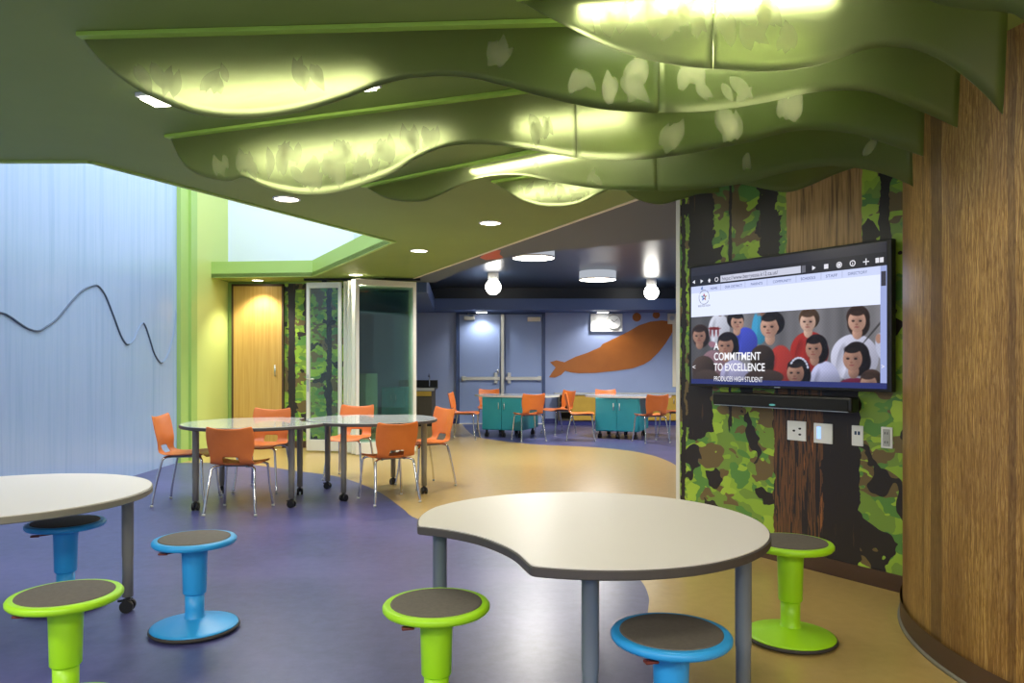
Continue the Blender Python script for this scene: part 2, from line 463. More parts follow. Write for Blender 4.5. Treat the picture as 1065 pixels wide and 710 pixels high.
# mural wall on the right
WO = Vector((1.176, 5.225, 0)); ea = math.atan2(-.8308, .5566); E = Vector((.5566, -.8308, 0)); NV = Vector((-.8308, -.5566, 0))
WL = 1.60
struct(obj('wall_right', boxm(0, WL, .004, .16, 0, CEIL), M['white'], None, WO, ea))
tag(obj('forest_mural', boxm(0, WL, -.006, .003, .09, CEIL-.003), M['mural'], None, WO, ea), 'camouflage-style forest mural with brown trunks behind the television', 'mural')
struct(obj('baseboard_right', boxm(0, WL, -.014, .003, 0, .09), M['base_brown'], None, WO, ea))
struct(obj('trim_5', boxm(-.035, 0, -.012, .17, 0, CEIL, bevel=.002), M['alu'], None, WO, ea), 'pale metal edge of the mural wall')

# oak-clad round column
def ring(bm, cx, cy, r, z0, z1, n=160, arc=None):
    uvl = bm.loops.layers.uv.verify(); vs = []
    for i in range(n+1):
        a = -2*PI*i/n + PI*1.25
        vs.append((bm.verts.new((cx+r*math.cos(a), cy+r*math.sin(a), z0)), bm.verts.new((cx+r*math.cos(a), cy+r*math.sin(a), z1)), 2*PI*r*i/n))
    for (a0, a1, s0), (b0, b1, s1) in zip(vs, vs[1:]):
        f = bm.faces.new([a0, b0, b1, a1]); f.smooth = True
        for lp, q in zip(f.loops, ((s0, z0), (s1, z0), (s1, z1), (s0, z1))): lp[uvl].uv = q
    bmesh.ops.remove_doubles(bm, verts=bm.verts[:], dist=1e-5)
    return bm
CC = (3.19, 2.9); CR = 1.49
tag(obj('round_column', ring(bmesh.new(), 0, 0, CR, .0, CEIL), M['oak'], None, (*CC, 0)), 'huge round column clad in oak like a tree trunk', 'column')
struct(obj('baseboard_column', ring(bmesh.new(), *CC, CR+.012, 0, .1), M['base_brown']))
struct(obj('trim_6', lathem([(CR+.012, .0), (CR+.022, 0), (CR+.02, .012), (CR+.012, .014)], 160, center=CC), M['edge_grey']), 'thin edge under the brown column baseboard')

# far room shell
struct(obj('wall_far', boxm(-4.1, 6.5, 15.0, 15.15, 0, 2.8), M['far_wall']))
struct(obj('wall_far_left', boxm(-4.2, -4.05, 10.85, 15.0, 0, 2.8), M['far_wall']))
struct(obj('wall_far_right', boxm(6.4, 6.5, 5.0, 15.0, 0, 2.8), M['far_wall']))
struct(obj('wall_partition', boxm(-4.05, -2.24, YW+.151, YW+.2, 0, CEIL), M['far_wall']))
struct(obj('baseboard_far', boxm(-4.05, 6.4, 14.98, 15.0, 0, .1), M['far_base']))
curve = [at_z(454, 293, CEIL), at_z(490, 278.5, CEIL), at_z(532, 267, CEIL), at_z(572, 261, CEIL), at_z(614, 257.5, CEIL), at_z(660, 252.5, CEIL), at_z(703, 247.5, CEIL)]
curve = [(p.x, p.y) for p in catmull([tuple(p) for p in curve], 5)] + [(3.2, 6.35), (6.4, 6.0)]
bm = bmesh.new()
prism(bm, [(G1[0], 10.71), G1, G0, (1.3, 5.3), (6.4, 4.9)] + curve[::-1] + [(-1.1, 10.71)], CEIL, CEIL+.30)
struct(obj('ceiling_soffit', bm, M['grey_soffit']))
bm = bmesh.new(); prism(bm, [(-4.05, 10.72), (-1.22, 10.72), (-1.47, 14.2), (-4.05, 14.2)], 2.22, 2.45)
struct(obj('ceiling_soffit_left', bm, M['far_fascia']))
struct(obj('ceiling_soffit_far', boxm(-4.05, 6.4, 14.2, 15.0, 2.22, 2.43), M['far_fascia']))
struct(obj('ceiling_step', boxm(-4.05, 6.4, 14.5, 15.0, 2.43, 2.66), M['far_dark']))
bm = bmesh.new(); prism(bm, [(-4.1, 10.86), (-1.30, 10.86), (-1.30, 10.2), (.6, 5.6), (6.5, 4.9), (6.5, 15.1), (-4.1, 15.1)], 2.66, 2.70)
struct(obj('ceiling_far', bm, M['far_ceiling']))
struct(obj('wall_shaft_side', boxm(-4.2, -4.05, 10.7, 10.8, CEIL, 5), M['pale_wall']))
struct(obj('wall_behind', boxm(-4.2, 6.5, -4.1, -4.0, 0, CEIL), M['pale_wall']))
struct(obj('wall_right_near', boxm(4.7, 4.8, -4, 3.0, 0, CEIL), M['pale_wall']))
# edge strip between green and grey ceilings
bm = bmesh.new(); strip_wall(bm, G0, G1, CEIL-.006, CEIL, .03)
struct(obj('trim_7', bm, M['cream']), 'pale strip between green and grey ceilings')

# ------------------------------------------------------------ far room contents
def fx(u, Y=15.0): return (u-CX)/F*Y
def fz(v, Y=15.0): return CAMZ+(HZ-v)/F*Y
D = 14.985
def far_door(n, u0, u1, b0, b1, flip, lab):
    d = obj('door_%d' % n, boxm(fx(u0), fx(u1), D-.03, D, .012, fz(327), bevel=.005), M['door_blue']); struct(d, lab)
    zb = fz(393.5)
    obj('push_bar', boxm(fx(b0), fx(b1), D-.13, D-.07, zb-.035, zb+.035, bevel=.012), M['metal'], d)
    e = fx(b1)-.08 if not flip else fx(b0)+.08
    obj('latch_case', boxm(e-.035, e+.035, D-.12, D-.03, zb-.10, zb+.12, bevel=.012), M['metal'], d)
    o = fx(b0)+.04 if not flip else fx(b1)-.04
    obj('bar_bracket', boxm(o-.04, o+.04, D-.1, D-.03, zb-.05, zb+.05, bevel=.01), M['metal'], d)
    return d
d2 = far_door(2, 478, 520, 480.5, 520, False, 'left blue leaf of the far double door')
d3 = far_door(3, 526, 563.5, 525.5, 563, True, 'right blue leaf of the far double door')
bm = box(bmesh.new(), fx(483), fx(494), D-.1, D-.03, fz(333), fz(329), bevel=.01)
tube(bm, [(fx(489), D-.08, fz(330)), (fx(496), D-.2, fz(328)), (fx(487), D-.06, fz(326.5))], .012, 6)
obj('door_closer', bm, M['metal'], d2)
obj('door_closer', boxm(fx(548.5), fx(562), D-.12, D-.03, fz(334.5), fz(330), bevel=.01), M['cream'], d3)
obj('handle', tubem([(fx(518), D-.06, fz(388)), (fx(518), D-.06, fz(384))], .02, 8), M['metal'], d2)
bm = bmesh.new()
for u0, u1 in ((474.5, 477.8), (563.8, 567)): box(bm, fx(u0), fx(u1), D-.05, 15, .0, fz(326))
box(bm, fx(474.5), fx(567), D-.05, 15, fz(327), fz(324.6))
struct(obj('door_frame', bm, M['door_frame']))
bm = boxm(fx(521), fx(524.3), D-.09, D-.02, 0, fz(327), bevel=.004); struct(obj('trim_8', bm, M['metal']), 'metal mullion between the two far door leaves')
struct(obj('trim_9', boxm(fx(478), fx(564), D-.1, D, 0, .014), M['alu']), 'metal threshold under the far double door')

def outl(pts, ou, ov, sc): return [(fx(ou+x/sc), fz(ov+y/sc)) for x, y in pts]
fish = [(70,512),(110,500),(160,512),(230,478),(300,455),(380,420),(393,402),(455,372),(560,320),(620,285),(690,262),(760,255),(825,262),(835,300),(815,345),(780,400),(740,450),(690,500),(650,525),(580,550),(480,565),(350,578),(250,580),(200,575),(165,565),(140,590),(100,607),(65,605),(80,580),(105,545)]
o = obj('whale_painting', poly_xz(bmesh.new(), outl(fish, 560, 290, 5.92), 14.990, .008), M['fish'])
tag(o, 'orange whale silhouette painted on the blue far wall', 'wall painting')
for (cx, cy, r), lab in (((605,235,27), 'larger orange dot painted above the whale near the clock'), ((725,222,22), 'smaller orange dot painted above the whale by the wall box')):
    tag(obj('painted_dot', poly_xz(bmesh.new(), outl(ell(cx, cy, r, r), 560, 290, 5.92), 14.990, .008), M['fish']), lab, 'wall painting', None)
# clock on white board
ck = thing('wall_clock', 'round clock on a white rectangular panel on the far wall', 'clock', (fx(630.5), 14.99, fz(335.5)))
def rel(o, x, y, z): return (x-o.location.x, y-o.location.y, z-o.location.z)
w2 = (fx(647)-fx(614))/2; h2 = (fz(326.5)-fz(345))/2
obj('back_panel', boxm(-w2, w2, -.05, 0, -h2, h2, bevel=.006), M['white'], ck)
cxr = fx(637.8)-ck.location.x; czr = fz(335)-ck.location.z
def disc_y(r, y0, y1, cx=0, cz=0, n=32):
    bm = bmesh.new(); poly_xz(bm, ell(cx, cz, r, r, n), y0, y1-y0); return bm
cf = obj('clock_face', disc_y(.135, -.075, -.05, cxr, czr), M['white'], ck)
bm = bmesh.new(); tube(bm, [(cxr+.14*math.cos(a*PI/16), -.07, czr+.14*math.sin(a*PI/16)) for a in range(33)], .010, 8, caps=False)
obj('clock_rim', bm, M['metal'], ck)
obj('hour_hand', tubem([(cxr, -.082, czr), (cxr-.05, -.082, czr+.045)], .006, 6), M['black'], ck)
obj('minute_hand', tubem([(cxr, -.084, czr), (cxr+.08, -.084, czr+.06)], .004, 6), M['black'], ck)
bx = obj('alarm_box', boxm(fx(694), fx(703), 14.93, 14.99, fz(337), fz(326), bevel=.01), M['cream'])
tag(bx, 'small white square box at the head of the orange whale', 'alarm box')
obj('alarm_grille', disc_y(.045, 14.92, 14.93, fx(698), fz(331)), M['metal'], bx)
tb = thing('wall_board', 'cream framed board at the right end of the far wall', 'board', (fx(706), 14.99, fz(372)))
obj('frame', boxm(-.13, 2.2, -.03, 0, -.58, .68, bevel=.004), M['cream'], tb)
obj('board_surface', boxm(-.03, 2.1, -.035, -.03, -.5, .6), M['white'], tb)

# low storage run with counter at the far wall
cn = thing('low_bookcase', 'low yellow bookcase run with a grey top under the orange whale', 'bookcase', (fx(578, 14.6), 14.6, 0))
x0 = 0; xe = fx(740, 14.6)-cn.location.x
ws = fx(594, 14.6)-cn.location.x
obj('counter_top', boxm(x0-.02, xe, -.05, .37, .59, .625, bevel=.004), M['counter'], cn)
bm = bmesh.new(); box(bm, ws, xe, 0, .37, .09, .59); obj('body', bm, M['yellow'], cn)
bm = bmesh.new()
box(bm, x0+.05, x0+.08, 0, .37, .09, .59); box(bm, x0+.05, ws, .33, .37, .09, .59)
for z in (.09, .25, .42): box(bm, x0+.08, ws, 0.01, .33, z, z+.02)
obj('open_shelf', bm, M['shelf_dark'], cn)
for k in range(4):
    a = ws+.02+k*(xe-ws-.02)/4; b = a+(xe-ws-.02)/4-.012
    dr = obj('door', boxm(a, b, -.02, 0, .1, .58, bevel=.003), M['yellow'], cn)
    obj('handle', tubem([(b-.05, -.035, .42), (b-.05, -.035, .52)], .006, 8), M['metal'], dr)
obj('plinth', boxm(x0+.05, xe, .03, .37, 0, .09), M['far_base'], cn)

# sink counter at the left end
sk = thing('sink_counter', 'small kitchen counter seen past the folded glass panels', 'counter', (-2.25, 14.3, 0))
bm = boxm(0, .77, -.01, .68, .70, .73, bevel=.004); box(bm, 0, .77, .6, .68, .73, .87)
obj('worktop', bm, M['black'], sk)
obj('edge', boxm(0, .77, -.02, -.01, .68, .735), M['counter'], sk)
obj('body', boxm(.02, .72, .02, .68, .1, .70), M['shelf_dark'], sk)
obj('drawer_front', boxm(.03, .71, 0, .02, .58, .67, bevel=.003), M['yellow'], sk)
obj('door', boxm(.03, .36, 0, .02, .13, .56, bevel=.003), M['cab_pale'], sk); obj('door', boxm(.38, .71, 0, .02, .13, .56, bevel=.003), M['shelf_dark'], sk)
obj('tap', tubem(catmull([(.62, .5, .73), (.62, .5, .95), (.62, .42, 1.0), (.62, .34, .95)], 5), .012, 8), M['chrome'], sk)
obj('plinth', boxm(.02, .72, .06, .68, 0, .1), M['black'], sk)
pc = thing('storage_cabinet', 'pale storage cabinet seen through the folded glass panels', 'cabinet', (-2.86, 12.7, 0), -.2)
obj('body', boxm(0, .42, 0, .5, .08, 1.03, bevel=.006), M['cab_pale'], pc)
dr = obj('door', boxm(.01, .41, -.02, 0, .1, 1.0, bevel=.004), M['cab_pale'], pc)
obj('handle', tubem([(.36, -.035, .6), (.36, -.035, .72)], .007, 8), M['metal'], dr)
obj('plinth', boxm(.02, .40, .03, .48, 0, .08), M['black'], pc)
tc_ = thing('storage_cabinet', 'low teal cabinet seen dimly through the folded glass panels', 'cabinet', (-2.32, 13.3, 0))
obj('body', boxm(0, .45, 0, .5, .08, .78, bevel=.006), M['teal'], tc_)
for a in (.01, .23):
    dr = obj('door', boxm(a, a+.205, -.02, 0, .1, .76, bevel=.004), M['teal'], tc_)
    obj('handle', tubem([(a+(.17 if a < .1 else .03), -.032, .55), (a+(.17 if a < .1 else .03), -.032, .65)], .006, 8), M['metal'], dr)
obj('plinth', boxm(.02, .43, .03, .48, 0, .08), M['black'], tc_)

# teal mobile tables
def teal_table(x, y, rz, lab, wt, dt, shift):
    t = thing('mobile_storage_table', lab, 'table', (x, y, 0), rz)
    n = 48; out = []
    for i in range(n):
        a = 2*PI*i/n; c, s = math.cos(a), math.sin(a)
        out.append((shift+wt*math.copysign(abs(c)**.75, c), dt*math.copysign(abs(s)**.75, s)))
    obj('tabletop', prism(bmesh.new(), out, .655, .685), M['top_far'], t)
    w, d = .35, .38
    obj('cabinet', boxm(-w, w, -d, d, .12, .655, bevel=.01), M['teal'], t)
    for a, b in ((-w+.01, -.004), (.004, w-.01)):
        dr = obj('door', boxm(a, b, -d-.018, -d, .135, .64, bevel=.003), M['teal'], t)
        hx = b-.045 if a < 0 and b < 0.1 and a < -.1 else a+.045
        obj('handle', tubem([(hx, -d-.035, .46), (hx, -d-.035, .57)], .007, 8), M['metal'], dr)
    for a, b in ((-d+.01, -.004), (.004, d-.01)):
        obj('side_panel', boxm(w, w+.016, a, b, .135, .64, bevel=.003), M['teal'], t)
    for sx in (-.29, 0, .29):
        for sy in (-.31, .31):
            bm = bmesh.new()
            for q in (-.016, .016):
                tube(bm, [(sx+q-.009, sy, .037), (sx+q+.009, sy, .037)], .037, 16)
            box(bm, sx-.012, sx+.012, sy-.02, sy+.02, .045, .12)
            obj('caster', bm, M['black'], t)
    return t
teal_table(-.03, 12.52, -.36, 'teal storage table in front of the blue double door', .72, .42, .12)
teal_table(1.80, 12.28, -.36, 'teal storage table in front of the yellow bookcase', .70, .42, .1)

# ------------------------------------------------------------ lamps of the far room
def drum(x, y, r, lab):
    t = thing('drum_lamp', lab, 'ceiling lamp', (x, y, 2.66))
    obj('shade', lathem([(r, -.0), (r, -.13)], 48), M['drumside'], t)
    obj('diffuser', lathem([(r, -.13), (r*.5, -.136), (0, -.137)], 48), M['lampglow'], t)
    obj('rim', lathem([(r+.004, -.118), (r+.004, -.134), (r-.006, -.136)], 48), M['white'], t)
drum((621.5-CX)/F*11.9, 11.9, .29, 'white drum ceiling lamp above the teal table near the whale')
drum((555-CX)/F*9.45, 9.45, .265, 'white drum ceiling lamp half hidden by the grey soffit')
def globe(x, y, lab):
    t = thing('globe_lamp', lab, 'ceiling lamp', (x, y, 2.66))
    obj('ceiling_mount', lathem([(.085, 0), (.085, -.10), (.05, -.11), (0, -.11)], 32), M['white'], t)
    bm = bmesh.new(); bmesh.ops.create_uvsphere(bm, u_segments=32, v_segments=16, radius=.125)
    for v in bm.verts: v.co.z -= .225
    smooth(bm); obj('globe', bm, M['lampglow'], t)
globe((513-CX)/F*12.1, 12.1, 'white globe lamp above the blue double door')
globe((677.5-CX)/F*13.0, 13.0, 'white globe lamp above the head of the whale')
def spot(loc, rot, power, size, blend=.6, col=(1, .93, .8), rad=.05, parent=None):
    l = bpy.data.lights.new('lamp_light', 'SPOT'); l.energy = power; l.spot_size = size; l.spot_blend = blend
    l.color = col; l.shadow_soft_size = rad
    o = bpy.data.objects.new('lamp_light', l); C.objects.link(o); o.location = loc; o.rotation_euler = rot
    if parent: o.parent = parent
    return o
def downlight(x, y, z, r, power, lab, size=2.3, col=(1, .93, .8)):
    t = thing('downlight', lab, 'ceiling light', (x, y, z))
    obj('rim', lathem([(r*1.15, 0), (r*1.15, -.006), (r, -.009), (r*.96, -.002)], 32), M['white'], t)
    obj('lens', lathem([(r*.97, -.004), (0, -.0045)], 32), M['down'], t)
    s = spot((0, 0, -.03), (0, 0, 0), power, size, parent=t, col=col)
dl = [((298, 206.5), 'downlight nearest the camera, just below the leafy canopy'), ((510, 231.5), 'downlight right of centre in the green ceiling'),
      ((436, 260.5), 'downlight in the green ceiling above the folded glass panels'), ((370, 285.5), 'downlight at the top of the glass door stack')]
for (u, v), lab in dl:
    p = at_z(u, v, CEIL); downlight(p.x, p.y, CEIL, .083, 55, lab)
p = at_z(268, 291.2, CEIL); downlight(p.x, p.y, CEIL, .075, 60, 'downlight above the light wood door', 2.0)
for u, lab in ((501, 'small downlight over the left leaf of the far double door'), (627, 'small downlight over the far wall clock')):
    t = thing('wall_washer', lab, 'ceiling light', (fx(u, 14.7), 14.7, 2.22))
    obj('housing', boxm(-.11, .11, -.08, .08, -.02, 0, bevel=.003), M['white'], t)
    obj('lens', boxm(-.10, .10, -.07, .07, -.024, -.0201), M['lampglow'], t)
    spot((0, 0, -.05), (0, 0, 0), 26, 2.5, parent=t, col=(1, .97, .92))
# painted fish shapes on the soffits
o = obj('fish_painting', prism(bmesh.new(), [(p.x, p.y) for p in [at_z(430+x/3.8, 250+y/3.8, CEIL-.004) for x, y in [(262,68),(290,50),(325,38),(345,40),(340,55),(355,68),(330,74),(285,77)]]], CEIL-.004, CEIL-.001), M['red_paint'])
tag(o, 'small orange fish painted on the grey soffit', 'ceiling painting')

# ------------------------------------------------------------ folding glass wall
GZ = 2.30
def glass_panel(a, b, lab, door=False):
    a = Vector(a); b = Vector(b); L = (b-a).length
    t = thing('folding_glass_panel', lab, 'glass door', (a.x, a.y, 0), math.atan2(b.y-a.y, b.x-a.x), 'folding glass wall panels')
    h = GZ
    s = .045
    bm = boxm(0, s, -.022, .022, .02, h, bevel=.003); obj('left_stile', bm, M['alu'], t)
    obj('right_stile', boxm(L-s, L, -.022, .022, .02, h, bevel=.003), M['alu'], t)
    obj('top_rail', boxm(s, L-s, -.02, .02, h-.075, h, bevel=.003), M['alu'], t)
    obj('bottom_rail', boxm(s, L-s, -.02, .02, .02, .17, bevel=.003), M['alu'], t)
    obj('glass_pane', boxm(s, L-s, -.004, .004, .17, h-.075), M['glass'], t)
    obj('hanger', boxm(L*.5-.03, L*.5+.03, -.015, .015, h, CEIL-.03), M['black'], t)
    if door:
        hd = obj('handle_plate', boxm(s*.3, s*.8, -.03, -.022, .82, 1.05, bevel=.002), M['metal'], t)
        obj('lever', tubem([(s*.5, -.03, .99), (s*.5, -.06, .99), (s*.5+.10, -.06, .99)], .009, 8), M['metal'], hd)
glass_panel((-2.79, 10.2), (-2.30, 10.13), 'single glass door panel standing in front of the back mural', True)
names_ = ['folded glass panel at the front of the stack', 'second folded glass panel from the front of the stack', 'third folded glass panel from the front of the stack', 'rearmost folded glass panel of the stack']
for k in range(4):
    glass_panel((-2.03-.075*k, 9.72+.11*k), (-1.30-.03*k, 10.14+.1*k), names_[k])
struct(obj('trim_10', boxm(-2.83, -1.25, 10.2, 10.28, CEIL-.03, CEIL-.001), M['black']), 'dark overhead track of the folding glass wall')

# ------------------------------------------------------------ canopy fins
def line_hit(u, A, B):
    """parameter along A->B (plan) where the vertical plane is met by image column u"""
    k = (u-CX)/F; dx, dy = B[0]-A[0], B[1]-A[1]
    return (k*A[1]-A[0])/(dx-k*dy)
def fin(name_lab, A, B, pts, seam, leaves, rail=True):
    A = Vector((*A, 0)); B = Vector((*B, 0)); L = (B-A).length; d = (B-A)/L
    t = thing('canopy_fin', name_lab, 'ceiling canopy', (A.x, A.y, CEIL), math.atan2(d.y, d.x), 'leaf-printed green canopy fins')
    P = []
    for u, v in pts:
        s = line_hit(u, A, B); Y = A.y+(B.y-A.y)*s
        z = CAMZ+(HZ-v)/F*Y-CEIL
        P.append((s*L, min(z, -.002)))
    P = [(p.x, min(p.y, -.002)) for p in catmull([(a, b, 0) for a, b in P], 5)]
    x0, x1 = P[0][0], P[-1][0]
    def zb(x):
        for (a, za), (b, zb_) in zip(P, P[1:]):
            if a <= x <= b: return za+(zb_-za)*(x-a)/max(b-a, 1e-6)
        return P[0][1] if x < x0 else P[-1][1]
    def yo(z):      # gentle forward kick of the lower edge
        return -.18*z*z
    ss = line_hit(seam, A, B)*L if seam else None
    gap = .0014 if seam == 742 else .0004
    spans = [(x0, x1)] if not ss else [(x0, ss-gap), (ss+gap, x1)]
    TH = .005; R = 8
    for a, b in spans:
        n = max(6, int((b-a)/.025)); bm = bmesh.new(); G = [[], []]
        for i in range(n+1):
            x = a+(b-a)*i/n; zz = zb(x)
            for q in (0, 1):
                G[q].append([bm.verts.new((x, -yo(zz*j/R)+q*TH, zz*j/R)) for j in range(R+1)])
        for q in (0, 1):
            for i in range(n):
                for j in range(R):
                    f = bm.faces.new([G[q][i][j], G[q][i+1][j], G[q][i+1][j+1], G[q][i][j+1]]); f.smooth = True
        for i in range(n):
            bm.faces.new([G[0][i][R], G[0][i+1][R], G[1][i+1][R], G[1][i][R]])
        for i in (0, n):
            for j in range(R):
                bm.faces.new([G[0][i][j], G[0][i][j+1], G[1][i][j+1], G[1][i][j]])
        bmesh.ops.recalc_face_normals(bm, faces=bm.faces[:])
        # leaf print
        for (cx, cz, ang, ln) in leaves:
            if not (a < cx < b): continue
            for k in range(1):
                outl_ = []
                m_ = 9
                for sgn in (1, -1):
                    for i in range(m_):
                        tt = i/m_ if sgn > 0 else 1-i/m_
                        w = ln*.21*math.sin(PI*min(tt, 1)**.8)*sgn
                        px = (tt-.5)*ln
                        outl_.append((cx+px*math.cos(ang)-w*math.sin(ang), cz+px*math.sin(ang)+w*math.cos(ang)))
                if any(not (a+.004 < x < b-.004) or not (zb(x)+.006 < z < -.01) for x, z in outl_): continue
                vs = [bm.verts.new((x, -yo(z)-.0012-.0001*(int(cx*991) % 5), z)) for x, z in outl_]
                c = bm.verts.new((cx, -yo(cz)-.0012-.0001*(int(cx*991) % 5), cz))
                for i in range(len(vs)):
                    f = bm.faces.new([vs[i], vs[(i+1) % len(vs)], c]); f.material_index = 1
        me = bpy.data.meshes.new('panel'); bm.to_mesh(me); bm.free()
        obj('panel', me, [M['canopy'], M['leaf']], t)
    if rail:
        obj('rail', boxm(max(x0, 0), x1, -.045, -.008, -.016, -.001, bevel=.002), M['rail'], t)
    return t, zb, x0, x1, L
def mkleaves(A, B, pts, spread, n, seed, lmin=.07, lmax=.12):
    """leaves around the given picture spots plus a few strays, converted to fin metres"""
    rnd = random.Random(seed); A = Vector((*A, 0)); B = Vector((*B, 0)); L = (B-A).length; out = []
    for u, v in pts:
        for _ in range(n):
            s = line_hit(u+rnd.uniform(-spread, spread), A, B); Y = A.y+(B.y-A.y)*s
            z = CAMZ+(HZ-(v+rnd.uniform(-spread*.5, spread*.5)))/F*Y-CEIL
            out.append((s*L, z, rnd.choice((1, -1))*rnd.uniform(.7, 1.9), rnd.uniform(lmin, lmax)))
    return out
fins = [
 ('green canopy fin at the upper right corner, nearest of all', (.55, 2.0), (1.70, 1.62), [(930,-25),(950,-12),(975,0),(1010,6),(1047,8),(1065,14),(1085,30)], None, []),
 ('front green canopy fin with printed leaves and a bright rim', (.0, 2.385), (1.38, 2.09), [(538,-2),(560,12),(580,22),(620,42),(660,57),(705,66),(750,70),(800,72),(850,66),(900,50),(940,47),(975,57),(1005,75),(1030,95),(1049,114)], 742,
   ([(640,18),(690,25),(728,24),(752,29),(782,33),(817,36),(605,26),(670,10),(712,12),(800,15)], 9, 5, .06, .11)),
 ('long green canopy fin running from the left with a straight top rail', (-1.52, 2.66), (1.5, 2.48), [(86,39.5),(100,58),(120,77),(150,97),(200,117),(250,122),(300,117),(350,104),(400,86),(440,79),(480,79),(520,87),(560,98),(600,107),(640,113),(700,115),(750,112),(800,104),(850,94),(900,93),(940,105),(975,119),(1000,130)], 686,
   ([(515,52),(600,82),(640,95),(660,74),(672,92),(718,80),(735,98),(765,95),(795,96),(140,82),(175,85),(320,75),(225,80)], 12, 5, .07, .12)),
 ('green canopy fin with a dense bright leaf print at its left', (-1.745, 3.835), (1.47, 2.69), [(177,142.5),(188,167),(205,181),(235,188),(252,184),(275,194),(310,201),(350,198),(400,182),(430,165),(460,153),(500,149),(550,155),(600,163),(650,165),(705,160),(773,147),(817,136),(850,133.5),(891,138),(925,148),(962,160)], 599,
   ([(285,168),(300,160),(315,182),(335,172),(355,160),(380,172),(400,155),(430,145),(450,140),(330,190),(360,185),(225,172),(255,170),(345,178),(560,135),(760,130),(700,140),(820,110)], 10, 7, .08, .13)),
 ('shorter green canopy fin in the middle row, glowing along its crest', (-.96, 4.9), (1.6, 3.0), [(380,194),(395,203),(412,208.5),(440,209),(462,200),(485,189),(510,183),(540,182),(570,187),(600,193),(640,197),(680,197.5),(705,197),(740,194),(773,189),(815,178),(857,172),(894,174),(925,182),(948,192)], 682, ([(900,150),(780,170),(620,185),(560,175)], 6, 2, .08, .1)),
 ('small rear green canopy fin dipping in two lobes before the mural', (-.11, 4.78), (1.70, 3.75), [(512,184),(525,197),(545,209),(570,214.5),(600,212),(625,200),(655,192),(700,188),(740,188),(770,191),(800,197),(820,199),(840,193),(870,180),(895,172)], None,
   ([(545,198),(560,205),(580,200),(598,203),(570,196),(590,208),(612,200)], 6, 3, .06, .1)),
 ('rearmost little green canopy lobe beside the grey soffit', (.72, 4.95), (1.32, 4.6), [(649,197),(662,207),(685,212.5),(705,208),(725,202),(748,200)], None, []),
]
for lab, A, B, pts, seam, lv in fins:
    leaves = mkleaves(A, B, lv[0], lv[1], lv[2], len(pts), lv[3], lv[4]) if lv else []
    fin(lab, A, B, pts, seam, leaves)
# linear lamps on the ceiling between the fins
def strip(a, b, w, lab):
    a = Vector((*a, 0)); b = Vector((*b, 0)); L = (b-a).length
    t = thing('strip_light', lab, 'ceiling light', (a.x, a.y, CEIL), math.atan2(b.y-a.y, b.x-a.x), 'strip lights above the canopy')
    obj('housing', boxm(0, L, -w/2, w/2, -.020, -.001, bevel=.004), M['white'], t)
    obj('lens', boxm(.02, L-.02, -w/2+.008, w/2-.008, -.032, -.0201, bevel=.004), M['strip'], t)
strip((-1.60, 3.26), (-.55, 3.05), .12, 'strip light whose left end shows past the long canopy fin')
strip((-1.44, 4.22), (-.32, 3.80), .12, 'strip light behind the densely leaf-printed canopy fin')
strip((-.24, 4.47), (.74, 3.76), .09, 'strip light behind the middle row canopy fin')
strip((.02, 5.03), (.55, 4.80), .10, 'strip light behind the rear two-lobed canopy fin')
strip((.20, 2.435), (1.02, 2.315), .11, 'strip light behind the front bright-rimmed canopy fin')
strip((.62, 2.76), (1.08, 2.66), .10, 'short strip light behind the right half of the long canopy fin')
strip((.02, 3.62), (.55, 3.42), .10, 'short strip light above the seam of the leafy canopy fin')

# ------------------------------------------------------------ television
TV = thing('television', 'large wall television showing a school web page', 'television', WO, ea)
def wl(u, v, d):
    """photo pixel -> (s, z) on the plane d in front of the mural wall"""
    k = (u-CX)/F; Y = (WO.dot(NV)+d)/(k*NV.x+NV.y)
    P = Vector((k*Y, Y, 0)); return ((P-WO).dot(E), CAMZ+(HZ-v)/F*Y)
DT = .085
s0, zt = wl(716.5, 277.5, DT); _, zb_ = wl(718, 401.5, DT); s1, zt1 = wl(927.3, 247, DT); _, zb1 = wl(928, 408, DT)
TZ1 = (zt+zt1)/2; TZ0 = (zb_+zb1)/2
obj('housing', boxm(s0, s1, -DT+.001, -.04, TZ0, TZ1, bevel=.006), M['black'], TV)
obj('wall_bracket', boxm(s0+.45, s1-.45, -.042, -.007, TZ0+.2, TZ1-.25), M['black'], TV)
scr0, _ = wl(719, 350, DT); scr1, _ = wl(922.5, 320, DT)
b0 = TZ0+.018; b1 = TZ1-.014
layer = [0]
em_cache = {}
def emcol(h, k=1.0):
    if (h, k) not in em_cache:
        m = bpy.data.materials.new('screen_'+h.strip('#')); m.use_nodes = True
        b = m.node_tree.nodes['Principled BSDF']; b.inputs['Base Color'].default_value = (.01, .01, .012, 1)
        b.inputs['Roughness'].default_value = .25
        b.inputs['Emission Color'].default_value = lin(h); b.inputs['Emission Strength'].default_value = k*.62
        em_cache[(h, k)] = m
    return em_cache[(h, k)]
scr_img = {}
def flat(name, pts, col, lay, k=1.0, parent=None):
    bm = bmesh.new(); poly_xz(bm, pts, -DT-.0004*lay)
    bmesh.ops.recalc_face_normals(bm, faces=bm.faces[:])
    if bm.faces and bm.faces[:][0].normal.y > 0: bmesh.ops.reverse_faces(bm, faces=bm.faces[:])
    me = bpy.data.meshes.new(name); bm.to_mesh(me); bm.free()
    return obj(name, me, emcol(col, k), parent or TV)
def rect(a, b, c, d): return [(a, c), (b, c), (b, d), (a, d)]
screen = flat('screen', rect(scr0, scr1, b0, b1), '#15151d', 1)
H = b1-b0; Wd = scr1-scr0
def sx(u): return wl(u, 350, DT)[0]
def q(fr): return b0+H*fr
flat('title_bar', rect(scr0, scr1, q(.905), q(1)), '#2a2836', 2, 1, screen)
flat('tool_bar', rect(scr0, scr1, q(.838), q(.93)), '#1b1a26', 3, 1, screen)
